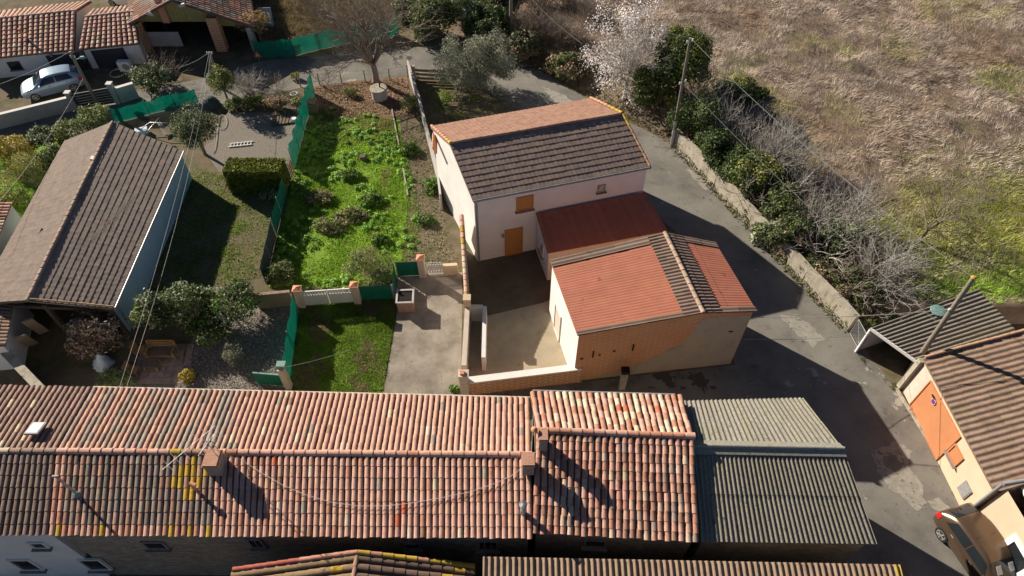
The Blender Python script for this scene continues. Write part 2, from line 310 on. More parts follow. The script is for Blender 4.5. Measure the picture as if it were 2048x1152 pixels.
# ------------------------------------------------------------------ ground, road, yards
def seg_dist(X, Y, poly):
    d = np.full(X.shape, 1e9)
    for (a, b) in zip(poly[:-1], poly[1:]):
        vx, vy = b[0] - a[0], b[1] - a[1]; L = vx * vx + vy * vy
        t = np.clip(((X - a[0]) * vx + (Y - a[1]) * vy) / L, 0, 1)
        d = np.minimum(d, np.hypot(X - a[0] - t * vx, Y - a[1] - t * vy))
    return d
WALL_A = P(1694, 662); WALL_B = P(1343, 287)
edge_px = [(1290, 255), (1210, 218), (1130, 165), (1060, 126), (960, 100), (880, 86), (800, 78)]
EDGE = [(60, 22.3), (WALL_A.x + .3, WALL_A.y + .4)] + [(WALL_B.x + .2, WALL_B.y)] + [tuple(P(*e)[:2]) for e in edge_px]
FPOLY = EDGE + [(-20, 75), (-20, 200), (200, 200), (200, 22.3)]
def field_z(x, y):
    x = np.atleast_1d(np.asarray(x, float)); y = np.atleast_1d(np.asarray(y, float))
    d = seg_dist(x, y, EDGE); ins = inpoly(x, y, FPOLY)
    wall = y < WALL_B.y + .5
    wd = np.where(wall, 0.3, 3.0); s = np.clip(d / wd, 0, 1); s = s * s * (3 - 2 * s)
    amp = np.clip((x + 2) / 8, 0, 1)
    z = 0.95 * s * amp + (0.25 * (fbm(x, y, 3.5, 3) - .5) + 0.30 * (fbm(x, y, 1.3, 5) - .5)) * np.clip((d - 1) / 3, 0, 1)
    return np.where(ins, z + 0.01, -0.12)
def fz(x, y): return float(field_z(x, y)[0])
def PF(x, y, z0=0.9):
    p = P(x, y, z0)
    for _ in range(3): p = P(x, y, max(0.0, fz(p.x, p.y)))
    return p
g = MB(); g.poly([(-250, -60, 0), (250, -60, 0), (250, 400, 0), (-250, 400, 0)])
o = g.build('ground', M['soil'], None, (0, 0, 0)); o['kind'] = 'structure'
gx = np.concatenate([np.arange(-20, 60, .4), np.arange(60, 201, 4)]); gy = np.concatenate([np.arange(17, 75, .4), np.arange(75, 200, 4)])
GX, GY = np.meshgrid(gx, gy); GZ = field_z(GX.ravel(), GY.ravel()).reshape(GX.shape)
fm = MB(); fm.grid([[(GX[i, j], GY[i, j], GZ[i, j]) for j in range(GX.shape[1])] for i in range(GX.shape[0])])
o = fm.build('field', M['drysoil'], None, (0, 0, 0)); o['kind'] = 'structure'
road_px = [(-80, 245), (0, 232), (150, 205), (330, 172), (440, 150), (520, 122), (640, 112), (760, 100), (880, 90), (960, 104), (1060, 130), (1130, 169), (1210, 222), (1290, 260), (1348, 292),
           (1450, 392), (1600, 548), (1695, 662), (1735, 705), (1800, 790), (1880, 930), (1975, 1075), (2060, 1200), (1600, 1240), (1600, 1100), (900, 1100), (900, 793), (1160, 765), (1470, 730), (1420, 520), (1300, 420), (1190, 330), (1100, 262), (1020, 206), (930, 165), (820, 150), (700, 163), (600, 176), (500, 196), (420, 216), (290, 235), (150, 268), (0, 305), (-80, 325)]
sheet('road', W(road_px), 0.004, M['asphalt'])
sheet('driveway', W([(797, 545), (925, 545), (922, 800), (918, 850), (755, 850), (768, 780)]), 0.008, M['concrete'])
sheet('courtyard_floor', W([(930, 500), (1100, 480), (1165, 765), (930, 790)]), 0.012, M['courtfloor'])
sheet('courtyard_back_slab', W([(930, 500), (1100, 480), (1130, 590), (1085, 606), (940, 640)]), 0.016, M['shadedslab'])  # dark mossy concrete, with the house shade also put into its colour
sheet('lane_lawn', W([(588, 604), (795, 590), (792, 640), (766, 790), (760, 850), (570, 850), (574, 770)]), 0.008, M['lawn'])
sheet('gravel_garden', W([(395, 640), (600, 590), (592, 640), (568, 770), (565, 850), (180, 850), (260, 760), (380, 690)]), 0.004, M['gravel'])
sheet('gravel_yard', W([(455, 225), (600, 225), (582, 310), (575, 345), (440, 345), (405, 300)]), 0.004, M['gravel'])
sheet('garden_lawn', W([(628, 205), (800, 240), (815, 420), (800, 560), (545, 575), (560, 470), (590, 340)]), 0.004, M['lawn'])
sheet('leaf_litter', W([(600, 176), (700, 163), (815, 152), (830, 230), (700, 240), (630, 215)]), 0.008, M['leaflitter'])
sheet('shed_lawn', W([(385, 330), (450, 350), (560, 400), (530, 555), (430, 570), (260, 600), (330, 400)]), 0.004, M['soil'])
sheet('bank', W([(0, 310), (150, 272), (230, 250), (100, 300), (40, 450), (-200, 520), (-200, 350)]), 0.004, M['lawn'])
def ragged(px, z, seed):
    rs = random.Random(seed); pts = W(px); out = []
    for i in range(len(pts)):
        a, b = pts[i], pts[(i + 1) % len(pts)]; n = max(2, int((b - a).length / .18)); nn = Vector((-(b - a).y, (b - a).x, 0)).normalized()
        out += [lerp(a, b, k / n) + nn * rs.uniform(-.09, .09) for k in range(n)]
    return out
for i, px in enumerate(([(1740, 905), (1790, 882), (1822, 902), (1815, 935), (1842, 962), (1852, 1004), (1836, 1022), (1800, 988), (1768, 968)], [(1852, 1000), (1880, 994), (1905, 1020), (1890, 1030), (1862, 1016)], [(1560, 630), (1605, 638), (1652, 678), (1628, 694), (1590, 668)], [(1372, 340), (1400, 338), (1432, 372), (1410, 380)], [(1080, 170), (1130, 190), (1170, 225), (1120, 215)])):
    sheet('road_patch', ragged(px, 0, i + 3), 0.010, M['palepatch'])
sheet('road_patch', ragged([(1768, 915), (1790, 910), (1804, 930), (1790, 945), (1772, 935)], 0, 20), 0.014, M['asphalt'])
kb = MB(); kpts = W([(1790, 778), (1880, 925), (1975, 1070), (2035, 1170)]); 
for a, b in zip(kpts[:-1], kpts[1:]): kb.beam(a + Vector((.05, 0, .10)), b + Vector((.05, 0, .10)), 0.12, 0.12)
ap = W([(1805, 782), (1835, 790), (1900, 925), (1990, 1065), (2055, 1170), (2030, 1170), (1972, 1070), (1878, 925)])
o = kb.build('kerb', M['wallconc'], None); o['kind'] = 'structure'
sheet('pavement', ap, 0.05, M['concrete'])
# ------------------------------------------------------------------ roof builders
def jit(c, a=0.10):
    k = 1 + random.uniform(-a, a); return (c[0] * k, c[1] * k * (1 + random.uniform(-.04, .04)), c[2] * k * (1 + random.uniform(-.05, .05)))
def frame(E0, E1, R0, R1):
    s = (E1 - E0).normalized(); d = (E0 - R0); n = s.cross(d).normalized()
    if n.z < 0: n = -n
    return s, n
def slab(mb, q, th, col=None):
    q = [Vector(p) for p in q]; lo = [p - Vector((0, 0, th)) for p in q]
    mb.wall(q, col); mb.wall(lo[::-1], col)
    for i in range(len(q)): j = (i + 1) % len(q); mb.wall([q[i], q[j], lo[j], lo[i]], col)
def tile_roof(mb, E0, E1, R0, R1, colf, pitch=.225, row=.40, seg=5, lift=.014, over=.06, wob=.008):
    """half-round clay tiles laid in columns down the slope; material 0 = tiles, 1 = channels"""
    s, n = frame(E0, E1, R0, R1); wd = ((E1 - E0).length + (R1 - R0).length) / 2; nc = max(1, round(wd / pitch)); r = pitch * .395
    dn = n * -.040
    mb.mi = 1; slab(mb, [E0 + dn, E1 + dn, R1 + dn, R0 + dn], .10, W1)
    mb.mi = 0
    for i in range(nc):
        t = (i + .5) / nc; e = lerp(E0, E1, t); t0 = lerp(R0, R1, t); d = (e - t0); L = d.length; d.normalize(); nr = max(1, round(L / row)); ln = (L + over) / nr
        sd = n.cross(d).normalized(); sh = random.uniform(-.012, .012)
        for j in range(nr):
            a = t0 + d * (j * ln + (sh if j else 0)); b = t0 + d * ((j + 1) * ln + sh + .04)
            if j == nr - 1: b = t0 + d * (L + over + random.uniform(-.02, .03))
            off = sd * random.uniform(-wob, wob); r0 = r * .95; r1 = r * random.uniform(.99, 1.05); base = len(mb.v); c = colf(t, (j + .5) / nr)
            up = random.uniform(0, .005)
            for (p, rr, h) in ((a + off, r0, 0.0), (b + off, r1, lift + up)):
                for k in range(seg + 1):
                    th = math.pi * k / seg; q = p + sd * (math.cos(th) * rr) + n * (math.sin(th) * rr * .60 + h - .018); mb.v.append(tuple(q))
            mb.smooth = True
            for k in range(seg): mb._f([base + k, base + k + 1, base + seg + 2 + k, base + seg + 1 + k], None, c)
            mb.smooth = False
            mb.poly([mb.v[base + seg + 1 + k] for k in range(seg + 1)], None, c)
def ridge_tiles(mb, A, B, colf, r=.13, ln=.42, seg=6, z=.03, sag=0.0):
    A, B = Vector(A), Vector(B); L = (B - A).length; d = (B - A) / L; n = max(1, round(L / ln)); sd = d.cross(Vector((0, 0, 1))).normalized(); up = sd.cross(d)
    if up.z < 0: up = -up
    mb.mi = 0
    for i in range(n):
        a = A + d * (L * i / n); b = A + d * (L * (i + 1) / n + .03); base = len(mb.v); c = colf((i + .5) / n, 0)
        w0 = up * (math.sin(i * .55) * .012)
        for (p, rr, h) in ((a, r * .9, 0), (b, r * 1.04, .012)):
            for k in range(seg + 1):
                th = math.pi * k / seg; mb.v.append(tuple(p + w0 + sd * math.cos(th) * rr + up * (math.sin(th) * rr * .9 + z + h - .05)))
        mb.smooth = True
        for k in range(seg): mb._f([base + k, base + k + 1, base + seg + 2 + k, base + seg + 1 + k], None, c)
        mb.smooth = False
        mb.poly([mb.v[base + seg + 1 + k] for k in range(seg + 1)], None, c); mb.poly([mb.v[base + k] for k in range(seg + 1)], None, c)
def corr(mb, E0, E1, R0, R1, wl, amp, rows, colf, lap=.02, seg=6, over=.05, th=.05):
    """corrugated sheets in lapped rows, waves running down the slope"""
    s, n = frame(E0, E1, R0, R1); wd = (E1 - E0).length; nc = round(wd / wl) * seg
    for j in range(rows):
        u0, u1 = j / rows, (j + 1) / rows + (.012 if j < rows - 1 else 0)
        for i in range(0, nc, seg):
            r_ = []
            for u, h in ((u0, 0.0), (lerp(u0, u1, .5), lap * .5), (u1, lap)):
                line = []
                for k in range(seg + 1):
                    t = (i + k) / nc; p = lerp(lerp(R0, R1, t), lerp(E0, E1, t), u) + n * (amp * math.sin(2 * math.pi * (i + k) / seg) + h)
                    line.append(p)
                r_.append(line)
            mb.grid(r_, colf((i + seg / 2) / nc, (u0 + u1) / 2))
    dn = n * -(amp + .02); slab(mb, [E0 + dn, E1 + dn, R1 + dn, R0 + dn], th, colf(.5, .5))
def course_roof(mb, E0, E1, R0, R1, colf, row=.36, wl=.33, amp=.006, step=.028, seg=2):
    """interlocking tiles in courses parallel to the ridge, each course lapping the next"""
    s, n = frame(E0, E1, R0, R1); wd = (E1 - E0).length; L = (E0 - R0).length; nr = round(L / row); nt_ = round(wd / wl)
    dn = n * -.06; slab(mb, [E0 + dn, E1 + dn, R1 + dn, R0 + dn], .10, colf(.5, .5))
    for j in range(nr):
        u0, u1 = j / nr, (j + 1) / nr + .10 / nr
        for i in range(nt_):
            c = colf((i + .5) / nt_, (j + .5) / nr); top, low, lip = [], [], []; w_ = random.uniform(-.004, .006)
            for k in range(seg + 1):
                t = (i + k / seg) / nt_; h = amp * math.cos(2 * math.pi * k / seg)
                top.append(lerp(lerp(R0, R1, t), lerp(E0, E1, t), u0) + n * (h - .02)); q = lerp(lerp(R0, R1, t), lerp(E0, E1, t), u1)
                low.append(q + n * (h + step - .02 + w_)); lip.append(q + n * (h - .03))
            mb.grid([top, low], c); mb.grid([low, lip], c, smooth=False)
def gable_walls(mb, a0, a1, r0, r1, b0, b1, ins=.18, zb=0.0, drop=.14, ends=(True, True), sides=(True, True)):
    """shell under a two-slope roof; a/b eaves, r ridge, 0/1 the two gable ends"""
    def pull(e0, e1, w_): return e0 + (e1 - e0).normalized() * w_
    A0, R0, B0 = [pull(p, q, ins) for p, q in ((a0, a1), (r0, r1), (b0, b1))]; A1, R1, B1 = [pull(q, p, ins) for p, q in ((a0, a1), (r0, r1), (b0, b1))]
    A0, A1, B0, B1 = pull(A0, R0, ins), pull(A1, R1, ins), pull(B0, R0, ins), pull(B1, R1, ins)
    def flat_(a, r_, b):
        d = (b - a).to_2d(); d.normalize(); k = (r_ - a).to_2d().dot(d); return Vector((a.x + d.x * k, a.y + d.y * k, r_.z))
    R0, R1 = flat_(A0, R0, B0), flat_(A1, R1, B1)
    dz = Vector((0, 0, drop)); A0, A1, R0, R1, B0, B1 = [p - dz for p in (A0, A1, R0, R1, B0, B1)]
    gd = lambda p: Vector((p.x, p.y, zb))
    if sides[0]: mb.wall([A0, A1, gd(A1), gd(A0)])
    if sides[1]: mb.wall([B1, B0, gd(B0), gd(B1)])
    if ends[0]: mb.wall([B0, R0, A0, gd(A0), gd(B0)])
    if ends[1]: mb.wall([A1, R1, B1, gd(B1), gd(A1)])
    return dict(A0=A0, A1=A1, R0=R0, R1=R1, B0=B0, B1=B1)
def on_wall(A, B, t, z): p = lerp(A, B, t); return Vector((p.x, p.y, z))
def opening(parent, A, B, t, z0, z1, wd, name='window', frame_m='whitewall', pane_m='glass', out=None, fw=.07, label=None, pane='pane', bars=0):
    """frame ring standing proud of the wall line A-B with a recessed pane as its child"""
    d = Vector((B.x - A.x, B.y - A.y, 0)).normalized(); n = Vector((d.y, -d.x, 0))
    if out is not None and n.dot(out) < 0: n = -n
    c = on_wall(A, B, t, 0); hw = wd / 2; rz = math.atan2(d.y, d.x)
    f = MB(); n3 = n * .02
    for sx in (-1, 1): f.box(c + d * sx * (hw - fw / 2) + n3 + Vector((0, 0, (z0 + z1) / 2)), (fw, .10, z1 - z0), rz)
    for z in (z0 + fw / 2, z1 - fw / 2): f.box(c + n3 + Vector((0, 0, z)), (wd - 2 * fw - .002, .10, fw), rz)
    for k in range(bars): f.box(c + n * .03 + d * (-hw + wd * (k + 1) / (bars + 1)) + Vector((0, 0, (z0 + z1) / 2)), (.04, .05, z1 - z0 - 2 * fw - .002), rz)
    fo = f.build(name, M[frame_m], parent)
    if label: fo['label'] = label
    if name == 'window':
        sb = MB(); sb.box(c + n * .07 + Vector((0, 0, z0 - .035)), (wd + .14, .20, .06), rz); sb.build('sill', M['chimside'], fo)
    p = MB(); p.box(c + n * .01 + Vector((0, 0, (z0 + z1) / 2)), (wd - 2 * fw - .004, .04, z1 - z0 - 2 * fw - .004), rz); p.build(pane, M[pane_m], fo)
    return fo
def chimney(parent, c, wd, dp, h, mats=('chimbrick', 'chimside'), rz=0.0):
    b = MB(); b.box(c + Vector((0, 0, h / 2)), (wd, dp, h), rz); o = b.build('chimney', M[mats[1]], parent)
    k = MB(); k.box(c + Vector((0, 0, h + .035)), (wd + .08, dp + .08, .07), rz); k.box(c + Vector((0, 0, h + .10)), (wd + .02, dp + .02, .06), rz)
    k.build('cap', M[mats[0]], o); return o
# ------------------------------------------------------------------ the long tiled row in front
TC = dict(pink=(0.57, 0.345, 0.265), red=(0.47, 0.235, 0.165), cream=(0.62, 0.50, 0.37), dark=(0.17, 0.145, 0.125), grey=(0.33, 0.285, 0.24), yellow=(0.46, 0.31, 0.05), bright=(0.56, 0.16, 0.09), brown=(0.34, 0.20, 0.14), black=(0.075, 0.07, 0.065))
def pick(*wts):
    r = random.random() * sum(x[1] for x in wts)
    for k, x in wts:
        r -= x
        if r <= 0: return jit(TC[k])
    return jit(TC[wts[-1][0]])
ZE, ZR = 5.0, 5.65
bB = [P(-40, 771, ZE), P(184, 777, ZE), P(1060, 798, ZE)]; rB = [P(-40, 901, ZR), P(112, 902, ZR), P(1062, 909, ZR)]; fB = [P(-60, 1068, ZE), P(97, 1067, ZE), P(1066, 1073, ZE)]
bB[0].x = -22.5; rB[0].x = -22.2; fB[0].x = -21.9
def col_up(t, u):
    if t < .36:
        h = math.sin(int(t * 78) * 127.1) * .5 + .5; g_ = Vector(TC['grey']) * 1.05 if h < .55 else Vector(TC['pink']); return jit(lerp(g_, Vector(pick(('pink', 3), ('brown', 3), ('grey', 2))), random.choice((.15, .3, .6))), .08)
    return pick(('pink', 30), ('cream', 1.0), ('grey', .5), ('brown', .4))
def col_lo(t, u):
    if .24 < t < .335 and u < .62 and random.random() < .62 * math.exp(-((t - .285 - (.5 - u) * .05) / .035) ** 2) * (1.2 - u): return jit(TC['yellow'])
    if t < .335:
        if u > .92: return pick(('red', 3), ('pink', 3), ('yellow', 1.5))
        if t < .02: return pick(('red', 3), ('pink', 2))
        h = math.sin(int(t * 78) * 91.7) * .5 + .5
        return jit(lerp(Vector(TC['dark']) * 1.15 if h < .5 else Vector(TC['brown']), Vector(pick(('dark', 2), ('grey', 3), ('brown', 3), ('pink', 2))), random.choice((.2, .4, .7))), .1)
        return jit(lerp(Vector(pick(('dark', 3), ('grey', 4), ('brown', 3.5), ('red', 2), ('pink', 1.5))), Vector(TC['grey'] if math.sin(t * 400) > -.2 else TC['brown']), .4), .12)
    return pick(('pink', 44), ('red', 3), ('brown', .7), ('cream', 1.2), ('bright', .35), ('grey', .25))
def build_row():
    T = thing('terraced_house', 'long stone house with pink clay tile roof, weathered dark at its left end', 'house', (-8, 11, 0), 'houses of the front terrace')
    wl = MB(); K = gable_walls(wl, bB[1], bB[2], rB[1], rB[2], fB[1], fB[2], ins=.16, drop=.16); wo = wl.build('wall', M['stone'], T)
    rf = MB(); tile_roof(rf, bB[1], bB[2], rB[1], rB[2], col_up); tile_roof(rf, fB[1], fB[2], rB[1], rB[2], col_lo)
    ridge_tiles(rf, rB[1], rB[2], lambda t, u: pick(('pink', 5), ('red', 1)) if not .24 < t < .34 else pick(('yellow', 2), ('brown', 2), ('red', 1)))
    ro = rf.build('roof', [M['tile'], M['deck']], T)
    chimney(ro, P(438, 936, 5.5), .50, .62, .72)
    gt = MB(); gt.tube([bB[1] + Vector((0, .09, -.07)), bB[2] + Vector((0, .09, -.07))], .06, 8); gt.build('gutter', M['pinkrender'], T)
    A, B = K['B0'], K['B1']; ou = Vector((0, -1, 0))
    for px, wd, z0, z1, bars in ((303, .85, 3.2, 3.9, 0), (512, .55, 3.4, 4.25, 1), (824, .6, 3.35, 3.9, 0), (976, .75, 3.3, 4.2, 2)):
        x = P(px, 1090, 3.8).x; opening(T, A, B, (x - A.x) / (B.x - A.x), z0, z1, wd, frame_m='chimside', out=ou, bars=bars)
    p = P(156, 990, 5.3); v = MB(); v.tube([p - Vector((0, 0, .1)), p + Vector((0, 0, 1.55))], .045, 8); v.tube([p + Vector((-.12, 0, 1.55)), p + Vector((.12, 0, 1.57))], .05, 8); mo = v.build('mast', M['wallconc'], ro); v = MB(); v.lathe(p - Vector((0, 0, .08)), [(.16, 0), (.10, .16), (.06, .24)], 12); v.build('flashing', M['teal'], mo)
    # vent pipe with a bent clay hood on the lower slope
    p = P(388, 975, 5.55); v = MB(); v.tube([p - Vector((0, 0, .15)), p + Vector((0, 0, .28))], .06, 8); v.tube([p + Vector((-.06, .03, .30)), p + Vector((.16, -.05, .26))], [.075, .085], 8); v.build('vent_pipe', M['captile'], ro)
    p = P(1046, 1022, 5.35); v = MB(); v.tube([p - Vector((0, 0, .2)), p + Vector((0, 0, .20))], .10, 12); v.tube([p + Vector((0, 0, .20)), p + Vector((0, 0, .55))], .075, 12)
    vo = v.build('flue', M['metal'], ro)
    c = MB(); q = p + Vector((0, 0, .60)); nn = 24
    for k in range(nn):
        a0, a1 = 2 * math.pi * k / nn, 2 * math.pi * (k + .62) / nn
        c.poly([q + Vector((0, 0, .10)), q + Vector((math.cos(a0) * .15, math.sin(a0) * .15, 0)), q + Vector((math.cos(a1) * .15, math.sin(a1) * .15, 0.02))])
        c.beam(q + Vector((math.cos(a0) * .13, math.sin(a0) * .13, .0)), q + Vector((math.cos(a0) * .11, math.sin(a0) * .11, -.10)), .015, .01)
    c.build('cowl', M['metal'], vo)
    # plaster neighbour on the left
    T = thing('terraced_house', 'white plastered end house with a faded brown pink tile roof and small bright skylight', 'house', (-19, 11, 0), 'houses of the front terrace')
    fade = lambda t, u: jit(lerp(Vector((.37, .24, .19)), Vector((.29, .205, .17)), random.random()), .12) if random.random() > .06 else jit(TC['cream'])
    b1, r1, f1 = bB[1] - Vector((.02, 0, 0)), rB[1] - Vector((.02, 0, 0)), fB[1] - Vector((.02, 0, 0))
    wl = MB(); K = gable_walls(wl, bB[0], b1, rB[0], r1, fB[0], f1, ins=.1, drop=.16); wl.build('wall', M['plaster'], T)
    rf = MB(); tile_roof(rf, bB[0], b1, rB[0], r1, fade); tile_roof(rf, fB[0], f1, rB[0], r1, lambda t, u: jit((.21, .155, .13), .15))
    ridge_tiles(rf, rB[0], r1, fade); ro = rf.build('roof', [M['tile'], M['deck']], T)
    c = P(71, 857, 5.7); s_ = MB(); sl_ = math.atan2(.95, 3.1); s_.box(c, (.52, .62, .08), 0, -sl_); so_ = s_.build('skylight', M['greymetal'], ro); s_ = MB(); s_.box(c + Vector((0, .01, .043)), (.42, .52, .02), 0, -sl_); s_.build('pane', M['white'], so_)
    opening(T, K['B0'], K['B1'], (P(75, 1092, 3.7).x - K['B0'].x) / (K['B1'].x - K['B0'].x), 3.4, 3.95, .6, frame_m='plaster', out=Vector((0, -1, 0)))
    for px in (35, 175): opening(T, K['B0'], K['B1'], (P(px, 1142, 1.8).x - K['B0'].x) / (K['B1'].x - K['B0'].x), .9, 2.1, .9, frame_m='plaster', out=Vector((0, -1, 0)))
    # taller house on the right of the row
    z0, z1, z2 = 5.4, 6.12, 5.0
    b = [P(1060, 785, z0), P(1366, 793, z0)]; r = [P(1072, 860, z1), P(1388, 872, z1)]; f = [P(1064, 1062, z2), P(1399, 1081, z2)]
    T = thing('terraced_house', 'stone house with mottled cream and red tiles and two brick chimneys', 'house', (4, 11, 0), 'houses of the front terrace')
    wl = MB(); K = gable_walls(wl, b[0], b[1], r[0], r[1], f[0], f[1], ins=.14, drop=.16); wl.build('wall', M['stone'], T)
    rf = MB()
    tile_roof(rf, b[0], b[1], r[0], r[1], lambda t, u: pick(('pink', 5), ('cream', 3), ('red', 2), ('bright', .15)) if .1 < t < .93 else pick(('red', 3), ('pink', 2)), pitch=.245, wob=.02)
    tile_roof(rf, f[0], f[1], r[0], r[1], lambda t, u: jit(lerp(Vector(TC['red']), Vector(pick(('brown', 3), ('red', 3), ('pink', 6), ('grey', 1.2), ('cream', 1.2))), .7), .1), pitch=.245, row=.33, wob=.025)
    ridge_tiles(rf, r[0], r[1], lambda t, u: pick(('pink', 3), ('red', 2)))
    ro = rf.build('roof', [M['tile'], M['deck']], T)
    chimney(ro, P(1085, 892, 5.95), .30, .42, .78); chimney(ro, P(1056, 938, 5.6), .42, .48, .72)
    p = P(1068, 868, 6.6); v = MB(); v.tube([p - Vector((0, 0, .1)), p + Vector((0, 0, .30))], .02, 6); v.lathe(p + Vector((0, 0, .30)), [(.05, 0), (.12, .03), (.12, .07), (.03, .12)], 12); v.build('vent_pipe', M['captile'], ro)
    gt = MB(); gt.tube([b[0] + Vector((.1, .1, -.05)), b[1] + Vector((-.3, .1, -.05))], .06, 8); gt.build('gutter', M['greymetal'], T)
    opening(T, K['B0'], K['B1'], (P(1190, 1090, 3.8).x - K['B0'].x) / (K['B1'].x - K['B0'].x), 3.5, 4.2, .8, frame_m='chimside', out=Vector((0, -1, 0)))
    # grey corrugated barn at the right end
    b = [P(1368, 802, 4.95), P(1606, 796, 4.95)]; r = [P(1386, 893, 5.75), P(1687, 899, 5.75)]; f = [P(1402, 1083, 4.75), P(1754, 1088, 4.75)]
    T = thing('barn', 'stone barn under grey corrugated cement sheets with yellow lichen along its right verge', 'barn', (9.3, 11.5, 0))
    wl = MB(); K = gable_walls(wl, b[0], b[1], r[0], r[1], f[0], f[1], ins=.16, drop=.16); wl.build('wall', M['stone'], T)
    rf = MB(); cg = lambda t, u: jit((.265, .25, .21), .08) if t < .985 or random.random() < .6 else (.36, .27, .07)
    cd = lambda t, u: jit((.25, .23, .185), .10) if t < .985 or random.random() < .5 else (.36, .27, .07)
    corr(rf, b[0], b[1], r[0], r[1], .177, .03, 2, cg); corr(rf, f[0], f[1], r[0], r[1], .177, .03, 2, cd)
    ro = rf.build('roof', M['fibro'], T)
    rd = MB(); 
    for sgn, p0, p1 in ((1, b[0], b[1]), (-1, f[0], f[1])):
        d0 = (p0 - r[0]).normalized() * .30; d1 = (p1 - r[1]).normalized() * .30; u_ = Vector((0, 0, .07)); rd.wall([r[0] + u_ * 1.4, r[1] + u_ * 1.4, r[1] + d1 + u_, r[0] + d0 + u_], (.30, .29, .25))
        rd.wall([r[0] + d0 + u_, r[1] + d1 + u_, r[1] + d1 + u_ * .2, r[0] + d0 + u_ * .2], (.22, .21, .19))
    rd.tube([r[0] + Vector((0, 0, .09)), r[1] + Vector((0, 0, .09))], .075, 8, (.31, .30, .26)); rd.build('ridge_cap', M['fibro'], ro)
build_row()
# ------------------------------------------------------------------ two low buildings at the bottom edge
def build_bottom():
    T = thing('outbuilding', 'low outbuilding at the bottom edge with a lichen covered gable roof of clay tiles', 'building', (-4.5, 6, 0))
    pk = P(715, 1106, 4.85); l2 = P(468, 1141, 4.3); r2 = P(948, 1134, 4.2)
    dy = Vector((-.1, -5.5, 0)); rf = MB()
    cl = lambda t, u: jit((.27, .19, .11), .15) if random.random() > .12 else jit(TC['yellow']); cr = lambda t, u: jit((.17, .115, .085), .15) if random.random() > .06 else jit(TC['yellow'])  # right slope's shade is put into a darker tile colour
    tile_roof(rf, l2, l2 + dy, pk, pk + dy, cl, pitch=.3); tile_roof(rf, r2, r2 + dy, pk, pk + dy, cr, pitch=.3)
    up = Vector((0, .02, .06)); ridge_tiles(rf, pk + up, l2 + up, lambda t, u: jit((.50, .26, .19)) if t < .45 else jit((.40, .12, .09)), r=.09); ridge_tiles(rf, pk + up, r2 + up, lambda t, u: pick(('yellow', 3), ('red', 1)), r=.09); ridge_tiles(rf, pk, pk + dy, lambda t, u: pick(('yellow', 2), ('brown', 2)), r=.09)
    rf.build('roof', [M['tile'], M['deck']], T)
    wl = MB(); gable_walls(wl, l2, l2 + dy, pk, pk + dy, r2, r2 + dy, ins=.12, drop=.16); wl.build('wall', M['stone'], T)
    T = thing('lean_to', 'brown corrugated lean-to along the bottom edge in front of the grey barn', 'building', (6, 6, 0))
    a, b = P(966, 1113, 4.75), P(1800, 1129, 4.75); e = Vector((0, -4.5, -.9))
    rf = MB(); corr(rf, a + e, b + e, a, b, .21, .035, 2, lambda t, u: jit((.30, .215, .15), .1) if t < .98 else (.48, .34, .07)); rf.build('roof', M['brownroof'], T)
    wl = MB(); i = Vector((.1, -.1, -.14)); j = Vector((-.1, -.1, -.14)); gd = lambda p: Vector((p.x, p.y, 0))
    A, B, C, D = a + i, b + j, b + e + j, a + e + i
    for q in ((A, B), (B, C), (C, D), (D, A)): wl.wall([q[0], q[1], gd(q[1]), gd(q[0])])
    wl.build('wall', M['stone'], T)
build_bottom()
